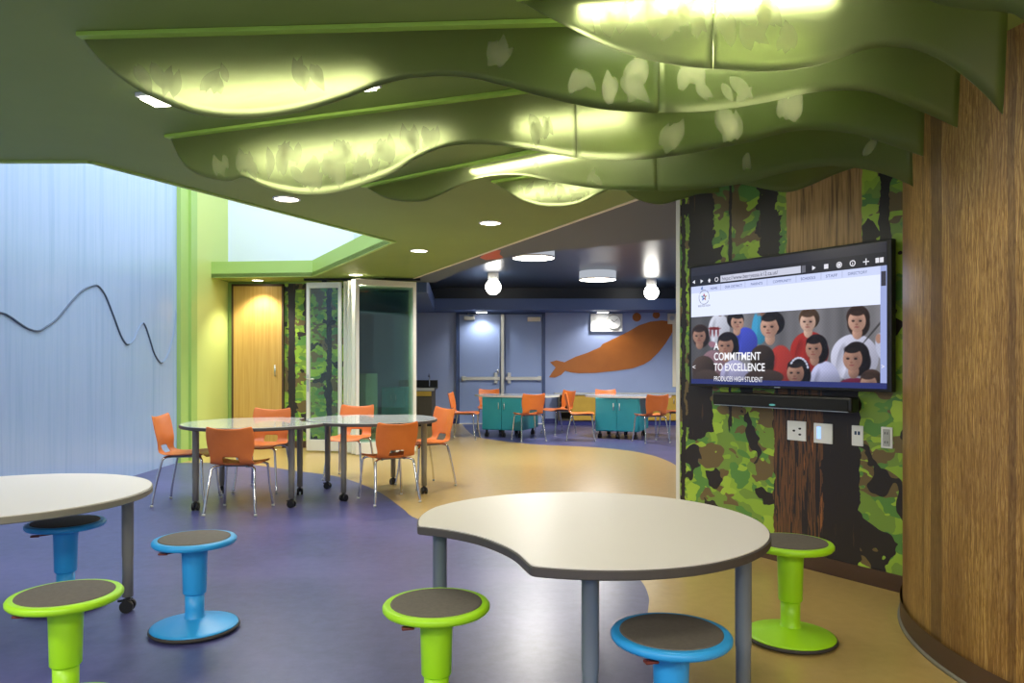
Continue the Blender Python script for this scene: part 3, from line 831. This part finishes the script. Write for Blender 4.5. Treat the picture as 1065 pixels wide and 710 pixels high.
PX = scr1-.035
flat('page_header', rect(scr0, PX, q(.575), q(.838)), '#dfe6ff', 3, 1.25, screen)
flat('nav_band', rect(scr0, PX, q(.780), q(.838)), '#c9d2f5', 4, 1.2, screen)
flat('address_field', rect(sx(749.5), sx(833), q(.852), q(.905)), '#cfd2e6', 4, 1.1, screen)
flat('address_arrow', rect(sx(834), sx(838), q(.852), q(.905)), '#6b6b78', 4, 1, screen)
flat('scroll_bar', rect(PX, scr1, q(.04), q(.838)), '#a9b6ec', 3, 1, screen)
flat('scroll_thumb', rect(PX+.004, scr1-.004, q(.70), q(.80)), '#3b3a4a', 4, 1, screen)
flat('task_bar', rect(scr0, scr1, b0, q(.04)), '#2c3474', 3, 1, screen)
import numpy as np
NXp, NZp = 420, 180
gx = np.linspace(scr0, PX, NXp); gz = np.linspace(q(.04), q(.575), NZp)
GX, GZ = np.meshgrid(gx, gz)
WX = WO.x+E.x*GX+NV.x*DT; WY = WO.y+E.y*GX+NV.y*DT
UU = CX+F*WX/WY; VV = HZ-F*(GZ-CAMZ)/WY
def srgb(h): return np.array([int(h[i:i+2], 16)/255 for i in (1, 3, 5)])
IMG = np.empty((NZp, NXp, 3)); IMG[:] = srgb('#77757a')
IMG *= (1-.25*np.clip((765-UU)/45, 0, 1))[..., None]
IMG *= (1+.10*np.sin(UU*.09+1)+.05*np.sin(UU*.4))[..., None]
def soft(u, v, ru, rv, rot=0, edge=.9):
    c, s_ = math.cos(rot), math.sin(rot)
    du, dv = UU-u, VV-v
    a_, b_ = (du*c+dv*s_)/ru, (-du*s_+dv*c)/rv
    d = np.sqrt(a_*a_+b_*b_)+1e-9
    return np.clip((1-d)*min(ru, rv)/edge+.5, 0, 1), a_, b_
def paint(u, v, ru, rv, col, rot=0, edge=.9, al=1, shade=0, lx=-.5, ly=-.5):
    global IMG
    m_, a_, b_ = soft(u, v, ru, rv, rot, edge)
    c = srgb(col)[None, None, :]*(1+shade*(lx*a_+ly*b_))[..., None]
    k = (m_*al)[..., None]
    IMG = IMG*(1-k)+c*k
def body(u, v, w, col, h=26):
    paint(u, v+h*.55, w, h*.62, col, 0, 1.2, 1, .22)
    paint(u-w*.55, v+h*.7, w*.22, h*.5, col, .15, 1.6, .6, -.5)
def head(u, v, r, skin, hair, turn=0, longh=False, look=0):
    """turn: face shift inside the hair; look: gaze shift"""
    if longh:
        paint(u-turn*.45*r, v+r*.35, r*.94, r*1.12, hair, turn*.12, 1.6, 1, .35)
    paint(u-turn*.22*r, v-r*.18, r*.98, r*1.0, hair, 0, 1.1, 1, .45)
    if skin is None: return
    fu = u+turn*.22*r
    paint(fu-turn*.1*r, v+r*1.12, r*.42, r*.55, skin, 0, 1, 1, .25)
    if not longh: paint(u-turn*.72*r, v+r*.22, r*.15, r*.25, skin, 0, .7, .85)
    paint(fu, v+r*.16, r*.74, r*.90, skin, 0, 1, 1, .2, -.4, -.5)
    paint(fu, v+r*.66, r*.42, r*.40, skin, 0, 1.2, .9, .1)
    paint(fu-turn*.45*r, v+r*.25, r*.3, r*.7, '#5d3f36', 0, r*.5, .3)
    paint(fu, v-r*.62, r*.66, r*.33, hair, turn*.12, 1.2, .95)
    for e_ in (-.30, .30):
        x_ = fu+(e_+turn*.10)*r
        paint(x_, v+r*.02, r*.17, r*.05, '#3c2a25', 0, .9, .25)
        paint(x_, v+r*.14, r*.13, r*.075, '#1c1315', 0, .6, .9)
    paint(fu+turn*.14*r, v+r*.42, r*.11, r*.08, '#7d5142', 0, .8, .6)
    paint(fu+turn*.10*r, v+r*.64, r*.19, r*.06, '#8c4746', 0, .7, .8)
HB, HD = '#33241f', '#1e1719'
SK, SK2, SK3 = '#c79c88', '#ab8270', '#d6b19e'
# back row
body(748, 328, 11, '#cfd2e2'); head(749, 317, 7, '#94725f', HD)
body(790, 330, 8, '#3f93b8', 24); paint(785, 340, 3, 14, '#4aa8d8', .1); head(793, 319, 6, '#8d6a5c', HD)
body(775, 342, 13, '#4550c0', 24); head(766, 334, 9, SK, HD, .5)
body(842, 347, 20, '#9d2c26', 34); head(841, 333, 11, SK3, '#4c3829', -.3)
body(889, 350, 25, '#c3c4da', 40); head(892, 332, 12.5, SK, HB, -.2, True)
paint(918, 361, 7, 15, '#c5c9e2', -.2); paint(914, 352, 3.2, 5, '#b48a78')
paint(912, 340, 1, 26, '#3b3838', .7, .8, .8)
# middle
body(812, 362, 15, '#a83830', 44); head(802, 338, 12.5, SK, HD, -.7)
body(742, 366, 14, '#8a6c76', 30); head(728, 348, 9, SK2, HB, -.3, True)
body(764, 376, 15, '#a8a6cc', 30); head(756, 358, 11, SK2, HD, -.5, True)
paint(741, 358, 4, 3, '#a8788a', .3)
body(858, 378, 16, '#b9bce0', 36); head(848, 361, 11.5, SK2, HD, -.6, True)
# front
body(889, 394, 18, '#7a2444', 16); head(889, 371, 13.5, SK2, HD, -.7, True)
head(793, 374, 13, None, '#372b25', 0, True); head(732, 384, 12, None, '#453730', 0, True)
paint(795, 392, 20, 8, '#4a3a33'); paint(735, 394, 14, 10, '#54453d', 0, 2)
head(829, 386, 12, SK2, HD, -.6, True)
for i in range(9):
    a_ = -2.5+i*.28
    paint(831+9.5*math.cos(a_), 385+13*math.sin(a_), 1.7, 1.1, '#d3d8f2', a_+1.57, .8)
head(905, 398, 12, SK, '#3f2e26', -.6)
for dx in (-4, 0, 4): paint(743+dx, 345, .9, 4.5, '#7a2228')
paint(743, 341.5, 6, 1.4, '#7a2228')
IMG *= (1-.35*np.clip((VV-385)/20, 0, 1))[..., None]
IMG *= (1+.03*np.sin(UU*1.9)*np.sin(VV*1.7))[..., None]
IMG = np.clip(IMG, 0, 1)
LINI = np.where(IMG <= .04045, IMG/12.92, ((IMG+.055)/1.055)**2.4)
me = bpy.data.meshes.new('photo_banner')
vv = np.stack([GX.ravel(), np.full(GX.size, -DT-.0012), GZ.ravel()], 1)
I = np.arange(NXp*NZp).reshape(NZp, NXp)
fc = np.stack([I[:-1, :-1].ravel(), I[:-1, 1:].ravel(), I[1:, 1:].ravel(), I[1:, :-1].ravel()], 1)
me.from_pydata(vv.tolist(), [], fc.tolist())
ca = me.color_attributes.new('picture', 'FLOAT_COLOR', 'POINT')
ca.data.foreach_set('color', np.concatenate([LINI.reshape(-1, 3), np.ones((GX.size, 1))], 1).astype(np.float32).ravel())
pm = mat('screen_picture', '#050505', .25, emit='#ffffff', estr=.58); t = NT(pm)
at_ = t.n('ShaderNodeVertexColor', layer_name='picture'); t.l(at_.outputs[0], t.b.inputs['Emission Color'])
photo = obj('photo_banner', me, pm, screen)
# words
def text(body, x, z, size, col, lay, parent, k=1.0, width=None, rot=0, bold=0.0):
    cu = bpy.data.curves.new('words', 'FONT'); cu.body = body; cu.size = size; cu.offset = bold
    tmp = bpy.data.objects.new('words', cu); C.objects.link(tmp)
    dg = bpy.context.evaluated_depsgraph_get(); me = bpy.data.meshes.new_from_object(tmp.evaluated_get(dg))
    bpy.data.objects.remove(tmp); bpy.data.curves.remove(cu)
    xs = [v.co.x for v in me.vertices]
    sc = width/(max(xs)-min(xs)) if width else 1
    me.transform(Matrix.Translation((x, -DT-.0004*lay, z)) @ Matrix.Rotation(rot, 4, 'Y') @ Matrix.Rotation(PI/2, 4, 'X') @ Matrix.Diagonal((sc, 1, 1, 1)))
    me.materials.clear()
    o = obj('lettering', me, emcol(col, k) if isinstance(col, str) else col, parent); return o
def tpx(body, u0, v, u1, hpx, col='#f4f4fa', lay=14, parent=None, k=1.2, bold=0.0):
    a, z = wl(u0, v, DT); b, _ = wl(u1, v, DT)
    Yd = F/(abs(wl(u0, v, DT)[1]-wl(u0, v-1, DT)[1])*F)
    text(body, a, z, hpx/Yd/.70, col, lay, parent or TV, k, width=b-a, bold=bold)
tpx('A', 743, 363.5, 748.5, 7, bold=.001)
tpx('COMMITMENT', 743, 374.3, 791.5, 7.6, bold=.001)
tpx('TO EXCELLENCE', 743, 385.2, 796, 7.6, bold=.001)
tpx('PRODUCES HIGH STUDENT', 743, 396, 793.5, 5)
tpx('<', 720.5, 384, 723.5, 5); tpx('>', 917, 383.5, 920, 5)
navz = q(.797)
for w_, u0, u1 in (('HOME', 739, 746), ('OUR DISTRICT', 754, 772), ('PARENTS', 781, 793), ('COMMUNITY', 804, 823), ('SCHOOLS', 833, 848), ('STAFF', 859, 871), ('DIRECTORY', 882, 902)):
    text(w_, sx(u0), navz, .022, '#3a4a8c', 6, screen, 1, width=sx(u1)-sx(u0))
for u in (749.5, 775, 798, 828, 854, 876):
    flat('nav_divider', rect(sx(u), sx(u)+.002, q(.785), q(.835)), '#8e98c8', 5, 1, screen)
text('https://www.berryessa.k12.ca.us/', sx(751), q(.863), .035, '#33344a', 6, screen, .8, width=sx(809)-sx(751))
# tool icons
def icon(pts, k=1.1): flat('tool_icon', pts, '#e8e8f2', 6, k, screen)
zc = q(.878); hh = .013
def tri(x, dr=1): return [(x-hh*.7*dr, zc-hh), (x+hh*dr, zc), (x-hh*.7*dr, zc+hh)]
icon(tri(sx(722), -1)); icon(tri(sx(730), 1)); icon([(sx(738)-hh, zc-hh*.2), (sx(738), zc+hh), (sx(738)+hh, zc-hh*.2), (sx(738)+hh*.5, zc-hh*.2), (sx(738)+hh*.5, zc-hh), (sx(738)-hh*.5, zc-hh), (sx(738)-hh*.5, zc-hh*.2)])
def rg(x, r): 
    bm = bmesh.new(); n = 20
    a = [bm.verts.new((x+r*math.cos(2*PI*i/n), -DT-.0024, zc+r*math.sin(2*PI*i/n))) for i in range(n)]
    b = [bm.verts.new((x+r*.68*math.cos(2*PI*i/n), -DT-.0024, zc+r*.68*math.sin(2*PI*i/n))) for i in range(n)]
    for i in range(n): bm.faces.new([a[i], a[(i+1) % n], b[(i+1) % n], b[i]])
    me = bpy.data.meshes.new('tool_icon'); bm.to_mesh(me); bm.free(); obj('tool_icon', me, emcol('#e8e8f2', 1.1), screen)
rg(sx(745.5), .015); rg(sx(873), .017); rg(sx(887), .017)
icon(ell(sx(873), zc, .009, .009)); icon(rect(sx(887)-.002, sx(887)+.002, zc-.009, zc+.005))
icon(tri(sx(846.5))); icon(rect(sx(859.5)-.013, sx(859.5)+.013, zc-.013, zc+.013))
icon(rect(sx(901)-.017, sx(901)+.017, zc-.003, zc+.003)); icon(rect(sx(901)-.003, sx(901)+.003, zc-.017, zc+.017))
icon(rect(sx(915)-.022, sx(915)-.002, zc-.013, zc+.013)); icon(rect(sx(915)+.002, sx(915)+.022, zc-.013, zc+.013))
# round emblem with a star
ex, ez = wl(732.5, 309, DT)
er = .045
bm = bmesh.new(); n = 48
for (ra, rb, g) in ((1.0, .93, 1), ):
    for i in range(n):
        if i % 3 == 2 and i % 4 == 0: continue
        p = [(ra, i), (ra, i+1), (rb, i+1), (rb, i)]
        bm.faces.new([bm.verts.new((ex+er*r*math.cos(2*PI*k/n), -DT-.0022, ez+er*r*1.05*math.sin(2*PI*k/n))) for r, k in p])
me = bpy.data.meshes.new('emblem_ring'); bm.to_mesh(me); bm.free(); obj('emblem_ring', me, emcol('#3a3d5c', 1), screen)
star = []
for i in range(10):
    r = er*(.62 if i % 2 == 0 else .27); a = PI/2+i*PI/5
    star.append((ex+r*math.cos(a), ez+r*math.sin(a)))
flat('emblem_star', star, '#2d5fb8', 7, 1, screen)
for i, c_ in zip((0, 2, 4, 6, 8), ('#c2362c', '#3a9fb0', '#4470c8', '#d0742a', '#cfa52a')):
    a = PI/2+i*PI/5
    flat('emblem_tip', [star[i], star[i-1], star[(i+1) % 10]], c_, 8, 1, screen)
flat('emblem_core', ell(ex, ez, er*.13, er*.13, 12), '#f2f4ff', 9, 1.1, screen)
text('BERRYESSA UNION', ex-.05, ez-.062, .018, '#5a5f7c', 6, screen, 1, width=.10)
flat('emblem_flag', [(ex-.028, ez+.052), (ex-.008, ez+.05), (ex-.012, ez+.062), (ex-.008, ez+.075), (ex-.022, ez+.068)], '#6d86c4', 7, 1, screen)
obj('badge', boxm((s0+s1)/2-.02, (s0+s1)/2+.02, -DT-.001, -DT+.001, TZ0+.006, TZ0+.012), M['metal'], TV)

# soundbar
sb = thing('soundbar', 'black soundbar mounted under the television', 'soundbar', WO, ea)
DS = .11
a0, z1 = wl(740.5, 407.5, DS); a1, _ = wl(885.5, 413, DS); _, z0 = wl(740.5, 421, DS)
obj('body', boxm(a0, a1, -DS, -.03, z0, z1, bevel=.014), M['black'], sb)
gm = mat('speaker_cloth', '#202124', .9)
obj('grille', boxm(a0+.02, a1-.02, -DS-.003, -DS, z0+.012, z1-.012, bevel=.003), gm, sb)
obj('trim_line', boxm(a0+.02, a1-.02, -DS-.001, -DS+.01, z0+.002, z0+.006), M['metal'], sb)
cdot = (a0+a1)/2-.02
bm = bmesh.new(); poly_xz(bm, ell(cdot, z0+.022, .022, .006), -DS-.005, .002); obj('maker_badge', bm, emis('badge_teal', '#7fd8d0', .35), sb)
obj('wall_bracket', boxm(a0+.2, a1-.2, -.031, -.007, z0+.02, z1-.02), M['black'], sb)
# wall plates
def plate(u0, v0, u1, v1, lab, cat='socket'):
    x0, zt = wl(u0, v0, .01); x1, _ = wl(u1, v0, .01); _, zb = wl(u0, v1, .01)
    t = thing('wall_plate', lab, cat, WO+E*((x0+x1)/2)+Vector((0, 0, (zt+zb)/2)), ea)
    w, h = (x1-x0)/2, (zt-zb)/2
    obj('cover', boxm(-w, w, -.014, -.0065, -h, h, bevel=.003), M['white'], t)
    return t, w, h
t, w, h = plate(819, 437, 838.5, 457, 'double wall plate with three black sockets, leftmost under the soundbar')
for dx, dz in ((-.25, .0), (.38, .25), (.38, -.35)):
    bm = bmesh.new(); poly_xz(bm, ell(w*dx, h*dz, .009, .006, 14), -.0165, .003); obj('socket', bm, M['black'], t)
t, w, h = plate(846.5, 439.5, 866, 460, 'wall plate with a lit blue switch', 'switch')
obj('lit_switch', boxm(-w*.62, -w*.2, -.017, -.014, -h*.55, h*.65, bevel=.001), emis('switch_glow', '#8fb0ff', 1.3), t)
t, w, h = plate(886, 442, 898, 463, 'narrow wall plate with two small blue ports')
for dx in (-.28, .3):
    obj('port', boxm(w*dx-.006, w*dx+.006, -.016, -.014, h*.1, h*.45), mat('port_blue', '#1a3f66', .4), t)
t, w, h = plate(916.5, 443.5, 928.5, 465.5, 'grey power outlet nearest the oak column')
obj('outlet_face', boxm(-w*.6, w*.6, -.018, -.014, -h*.8, h*.8, bevel=.003), M['counter'], t)
for dz in (.42, -.42):
    for dx in (-.22, .22): obj('slot', boxm(w*dx-.002, w*dx+.002, -.0185, -.018, h*dz-.006, h*dz+.006), M['black'], t)

# ------------------------------------------------------------ wobble stools
def make_stool(colname, word):
    t = thing('wobble_stool', 'x', 'stool')
    c = M[colname]
    Z = .415
    obj('seat', lathem([(0, Z-.045), (.05, Z-.046), (.085, Z-.045), (.14, Z-.033), (.172, Z-.026), (.1785, Z-.018), (.179, Z-.008), (.174, Z-.001), (.166, Z+.001), (.155, Z+.0005), (0, Z-.0005)], 64), c, t)
    obj('seat_pad', lathem([(.153, Z), (.1515, Z+.003), (.146, Z+.004), (0, Z+.004)], 64), M['pad'], t)
    obj('upper_post', lathem([(.062, Z-.046), (.056, Z-.06), (.0535, Z-.10), (.0500, .172), (.0475, .168), (.0, .168)], 48), c, t)
    obj('lower_post', lathem([(.0, .1695), (.0415, .1695), (.0405, .10), (.041, .066), (.047, .058)], 48), c, t)
    obj('base', lathem([(.0, .062), (.045, .0605), (.08, .052), (.13, .040), (.170, .031), (.184, .027), (.187, .0225), (.183, .0215), (.0, .0215)], 64), c, t)
    obj('rubber_foot', lathem([(.183, .0214), (.190, .021), (.193, .013), (.186, .006), (.172, .001), (.13, 0), (0, 0)], 64), M['rubber'], t)
    lv = bmesh.new(); box(lv, -.125, -.085, -.10, -.075, Z-.052, Z-.043, bevel=.003); tube(lv, [(-.09, -.085, Z-.047), (-.03, -.03, Z-.05)], .004, 8)
    obj('height_lever', lv, M['lever'], t)
    return t
blue = make_stool('azure', 'blue'); green = make_stool('lime', 'green')
spots = [(blue, True, -1.43, 3.38, 1.0, 'blue stool standing alone in the middle of the blue floor'),
         (blue, False, -2.22, 3.73, 1.0, 'blue stool pushed under the left white table'),
         (green, True, -1.535, 2.58, .99, 'lime green stool in front of the left white table'),
         (green, False, -.253, 2.51, .965, 'lime green stool at the concave side of the front table'),
         (blue, False, .475, 2.24, .965, 'blue stool tucked under the front table'),
         (green, False, 1.21, 3.26, 1.03, 'lime green stool between the front table and the mural wall')]
for proto, first, x, y, sc, lab in spots:
    o = proto if first else copy_tree(proto)
    o.location = (x, y, 0); o.scale = (1, 1, sc); o['label'] = lab; o['group'] = 'wobble stools'
    o.rotation_euler = (0, 0, {True: .1, False: .25}[first])
    if 'mural' in lab: o.rotation_euler.z = 2.6

# ------------------------------------------------------------ curved tables
def table_outline(r, bite_dir, chord_dist, bite_r):
    """circle of radius r with a circular bite whose chord lies chord_dist from the middle"""
    hb = math.sqrt(r*r-chord_dist**2); cd = chord_dist+math.sqrt(bite_r**2-hb*hb)
    a = math.atan2(hb, chord_dist); out = []
    n = 72
    for i in range(n+1):
        an = a+(2*PI-2*a)*i/n; out.append((r*math.cos(an), r*math.sin(an)))
    b = math.atan2(hb, cd-chord_dist); m = 20
    for i in range(1, m):
        an = PI+b-(2*b)*i/m; out.append((cd+bite_r*math.cos(an), bite_r*math.sin(an)))
    c, s = math.cos(bite_dir), math.sin(bite_dir)
    out = [(x*c-y*s, x*s+y*c) for x, y in out]
    return out
def inset(pts, d):
    n = len(pts); res = []
    for i in range(n):
        a = Vector(pts[i-1]); b = Vector(pts[i]); c = Vector(pts[(i+1) % n])
        e = (c-a); nn = Vector((-e.y, e.x)).normalized(); res.append(tuple(b+nn*d))
    return res
def curved_table(x, y, z, pts, legs, top, edge, legm, lab, casters=True, th=.03, group=None, caster_rot=0):
    t = thing('activity_table', lab, 'table', (x, y, 0))
    ins = inset(pts, .006)
    area = sum(pts[i-1][0]*pts[i][1]-pts[i][0]*pts[i-1][1] for i in range(len(pts)))
    if area < 0: pts = pts[::-1]; ins = inset(pts, .006)
    bm = bmesh.new(); prism(bm, ins, z-.004, z); obj('tabletop', bm, M[top], t)
    bm = bmesh.new(); n = len(pts)
    prof = [(.006, z-.0035), (.0, z-.006), (0, z-th+.004), (.006, z-th)]
    rings = [[bm.verts.new((*p, zz)) for p in (inset(pts, d) if d else pts)] for d, zz in [(.012, z-.0041)]+prof]
    for a, b in zip(rings, rings[1:]):
        for i in range(n): bm.faces.new([a[i], a[(i+1) % n], b[(i+1) % n], b[i]]).smooth = False
    obj('edge_band', bm, M[edge], t)
    bm = bmesh.new(); prism(bm, inset(pts, .007), z-th, z-.0045); obj('core', bm, M[edge], t)
    for lx, ly in legs:
        px, py = lx-x, ly-y
        lg = obj('leg', lathem([(.0, z-th), (.045, z-th), (.045, z-th-.006), (.027, z-th-.012), (.0265, .27), (.0245, .262), (.0245, .075), (.0, .075)] if casters else
                 [(.0, z-th), (.045, z-th), (.045, z-th-.006), (.027, z-th-.012), (.0265, .2), (.0255, .16), (.0255, .07), (0, .07)], 28), M[legm], t, (px, py, 0))
        bm = bmesh.new()
        ca = random.uniform(0, PI)
        dx, dy = math.cos(ca), math.sin(ca)
        for qd in (-.017, .017):
            c0 = Vector((dx*qd, dy*qd, .03)); w_ = Vector((dx, dy, 0))*.010
            tube(bm, [c0-w_, c0+w_], .030, 18)
        tube(bm, [(0, 0, .03), (0, 0, .08)], .012, 10)
        box(bm, -.018, .018, -.018, .018, .052, .066, bevel=.004)
        tube(bm, [(0, 0, .055), (-dy*.045, dx*.045, .052)], .006, 8)
        obj('caster', bm, M['black'], lg)
    return t
# front table: outline traced on its own plane
ZF = .60
front_px = [(435.8,545.6),(464.5,549.9),(495,555.8),(520,565),(535.5,572.7),(545.6,582.8),(551.5,586.5),(560,588)]
bite = catmull([tuple(at_z(u, v, ZF)) for u, v in [(434.5,546.5),(464.5,550.2),(495,556.5),(520,565.5),(536,574),(546,583),(552,587.5),(562,589)]], 3)
cxf, cyf, rf = .275, 2.845, .670
tip, cor = bite[0], bite[-1]
a0 = math.atan2(cor.y-cyf, cor.x-cxf); a1 = math.atan2(tip.y-cyf, tip.x-cxf)
if a1 < a0: a1 += 2*PI
r0 = math.hypot(cor.y-cyf, cor.x-cxf); r1 = math.hypot(tip.y-cyf, tip.x-cxf)
arc = []
for i in range(1, 72):
    a = a0+(a1-a0)*i/72; w0 = max(0, 1-i/10); w1 = max(0, 1-(72-i)/8)
    r = rf+(r0-rf)*w0+(r1-rf)*w1
    arc.append((cxf+r*math.cos(a)-cxf, cyf+r*math.sin(a)-cyf))
pts = [(p.x-cxf, p.y-cyf) for p in bite] + arc
curved_table(cxf, cyf, ZF, pts, [(-.275, 2.86), (.238, 2.28), (.765, 2.48), (.345, 3.27)], 'top_white', 'edge_dark', 'leg_dark', 'large pale curved table in the foreground with a scooped-out edge', th=.034)
curved_table(-2.37, 3.47, ZF, table_outline(.64, PI*.98, .5, .7), [(-1.86, 3.63), (-2.82, 3.86), (-2.72, 2.98), (-2.20, 2.96)], 'top_white', 'edge_grey', 'leg_grey', 'pale curved table cut off by the left edge of the picture', th=.034)
ZT = .69
curved_table(-2.23, 6.53, ZT, table_outline(.615, math.atan2(.48, .9), .50, .64), [(-2.59, 6.14), (-1.84, 6.26), (-2.68, 6.93), (-1.94, 6.86)], 'top_far', 'edge_dark', 'leg_grey', 'left half of the paired table ringed by orange chairs')
curved_table(-1.30, 6.98, ZT, table_outline(.60, PI/2, .55, .7), [(-1.77, 7.2), (-1.47, 6.55), (-.81, 6.91), (-1.18, 7.45)], 'top_far', 'edge_dark', 'leg_grey', 'right half of the paired table nearer the folded glass panels')

# ------------------------------------------------------------ orange chairs
def shell_mesh():
    prof = [(.215, .405), (.205, .425), (.17, .437), (.10, .436), (.02, .430), (-.06, .426), (-.125, .430), (-.168, .445), (-.190, .468), (-.203, .50), (-.212, .54), (-.222, .59), (-.234, .65), (-.248, .71), (-.262, .755)]
    half = [.165, .185, .197, .20, .20, .198, .19, .175, .168, .168, .178, .188, .192, .190, .182]
    NX = 16; bm = bmesh.new(); rows = []
    for k, ((y, z), w) in enumerate(zip(prof, half)):
        r = []
        back = max(0, min(1, (k-7)/3)); seat = 1-max(0, min(1, (k-5)/3))
        for i in range(NX+1):
            q = -1+2*i/NX
            zz = z + seat*.010*abs(q)**3 - (seat*.012*(1-q*q) if 0 < k < 8 else 0)
            yy = y + back*.035*abs(q)**2.2
            xx = q*w
            if k >= 13: zz += (.020 if k == 14 else .009)*abs(q)**3 - (.008 if k == 14 else .003)*(1-abs(q))
            r.append(bm.verts.new((xx, yy, zz)))
        rows.append(r)
    for k in range(len(rows)-1):
        for i in range(NX):
            if k in (7, 8) and 5 <= i < NX-5: continue    # hand hole low in the back
            f = bm.faces.new([rows[k][i], rows[k][i+1], rows[k+1][i+1], rows[k+1][i]]); f.smooth = True
    me = bpy.data.meshes.new('seat_shell'); bm.to_mesh(me); bm.free()
    o = bpy.data.objects.new('tmp', me); C.objects.link(o)
    md = o.modifiers.new('s', 'SOLIDIFY'); md.thickness = .007; md.offset = 0
    sd = o.modifiers.new('d', 'SUBSURF'); sd.levels = 1
    dg = bpy.context.evaluated_depsgraph_get(); res = bpy.data.meshes.new_from_object(o.evaluated_get(dg))
    bpy.data.objects.remove(o); res.name = 'seat_shell'
    for p in res.polygons: p.use_smooth = True
    return res
def make_chair():
    t = thing('school_chair', 'x', 'chair')
    obj('seat_shell', shell_mesh(), M['orange'], t)
    bm = bmesh.new()
    for s in (-1, 1): tube(bm, [(s*.10, -.12, .412), (s*.10, .15, .412)], .0095, 8)
    tube(bm, [(-.10, -.06, .41), (.10, -.06, .41)], .009, 8); tube(bm, [(-.10, .10, .41), (.10, .10, .41)], .009, 8)
    obj('seat_frame', bm, M['leg_dark'], t)
    for s in (-1, 1):
        for f in (-1, 1):
            y0 = -.10 if f < 0 else .13
            p = catmull([(s*.10, y0, .411), (s*.14, y0+f*.025, .411), (s*.165, y0+f*.04, .398), (s*.174, y0+f*.05, .37), (s*.190, f*.195, .16), (s*.204, f*.218, .012)], 5)
            lg = obj('leg', tubem(p, .0105, 10), M['chrome'], t)
            obj('glide', lathem([(0, .0), (.010, .0), (.013, .006), (.013, .018), (.010, .022), (0, .022)], 12), M['counter'], lg, (s*.204, f*.2185, 0))
    return t
chair = make_chair()
HP = PI/2
chairs = [(-2.80, 6.47, -HP+.06, 1.0, 'orange chair at the far left end of the paired table'),
          (-2.22, 6.11, 0.0, .92, 'orange chair with its back to the camera at the left table half'),
          (-2.37, 7.16, PI-.05, 1.0, 'orange chair behind the left table half, in front of the wood door'),
          (-1.70, 7.87, PI-.15, .99, 'orange chair behind the table, in front of the folded glass panels'),
          (-1.08, 6.57, .52, .92, 'orange chair with its back to the camera at the right table half'),
          (-.85, 7.38, math.atan2(-.62, -.8)-HP, 1.0, 'orange chair at the right end of the paired table'),
          (-.76, 11.98, -HP-.15, .97, 'orange chair left of the teal table by the double door'),
          (-.42, 13.45, PI, .97, 'orange chair behind the teal table by the double door'),
          (.26, 11.72, .35, .97, 'orange chair seen from behind at the teal table by the double door'),
          (.80, 12.85, HP+.55, .97, 'orange chair right of the teal table by the double door'),
          (1.08, 11.78, -HP-.10, .97, 'orange chair left of the teal table near the bookcase'),
          (1.68, 13.25, PI, .97, 'orange chair behind the teal table near the bookcase'),
          (2.12, 11.45, .30, .97, 'orange chair seen from behind at the teal table near the bookcase'),
          (2.68, 12.3, HP+.25, .97, 'orange chair partly hidden by the edge of the mural wall')]
for i, (x, y, rz, sc, lab) in enumerate(chairs):
    o = chair if i == 0 else copy_tree(chair)
    o.location = (x, y, 0); o.rotation_euler = (0, 0, rz); o.scale = (1, 1, sc)
    o['label'] = lab; o['group'] = 'orange chairs around the far tables' if y > 10 else 'orange chairs around the paired table'

# ------------------------------------------------------------ light
def area(name, loc, rot, sx_, sy_, power, col=(1, .95, .88)):
    l = bpy.data.lights.new(name, 'AREA'); l.shape = 'RECTANGLE'; l.size = sx_; l.size_y = sy_; l.energy = power; l.color = col
    o = bpy.data.objects.new(name, l); C.objects.link(o); o.location = loc; o.rotation_euler = rot; return o
# unseen fill lights added at ceiling level to brighten the column and near room
area('ceiling_fill', (-.9, -1.2, CEIL-.02), (0, 0, 0), 1.2, .6, 90)
area('ceiling_fill', (1.3, -2.0, CEIL-.02), (0, 0, 0), 1.2, .6, 90)
area('ceiling_fill', (-2.8, .6, CEIL-.02), (0, 0, 0), 1.2, .6, 55)
area('skylight_day', (-2.6, 7.3, 4.9), (0, 0, 0), 2.6, 5.5, 92, (.95, .97, 1))
for x, y in (((621.5-CX)/F*11.9, 11.9), ((555-CX)/F*9.45, 9.45), (4.2, 10.5)):
    spot((x, y, 2.48), (0, 0, 0), 190, 2.9, .4, (1, .97, .92), .25)
w = bpy.data.worlds.new('world'); bpy.context.scene.world = w; w.use_nodes = True
w.node_tree.nodes['Background'].inputs[0].default_value = (.8, .88, 1, 1); w.node_tree.nodes['Background'].inputs[1].default_value = .3

# ------------------------------------------------------------ camera
cam = bpy.data.cameras.new('camera'); co = bpy.data.objects.new('camera', cam); C.objects.link(co)
cam.sensor_width = 36; cam.lens = 36*F/1065; cam.shift_y = (HZ-355)/1065; cam.clip_start = .05
co.location = (0, 0, CAMZ); co.rotation_euler = (PI/2, 0, 0)
sc = bpy.context.scene; sc.camera = co
sc.view_settings.view_transform = 'Standard'; sc.view_settings.look = 'None'
sc.view_settings.exposure = .5; sc.view_settings.gamma = 1; sc.view_settings.use_curve_mapping = False
sc.cycles.use_denoising = True
sc.cycles.max_bounces = 10; sc.cycles.transparent_max_bounces = 24; sc.cycles.sample_clamp_indirect = 6
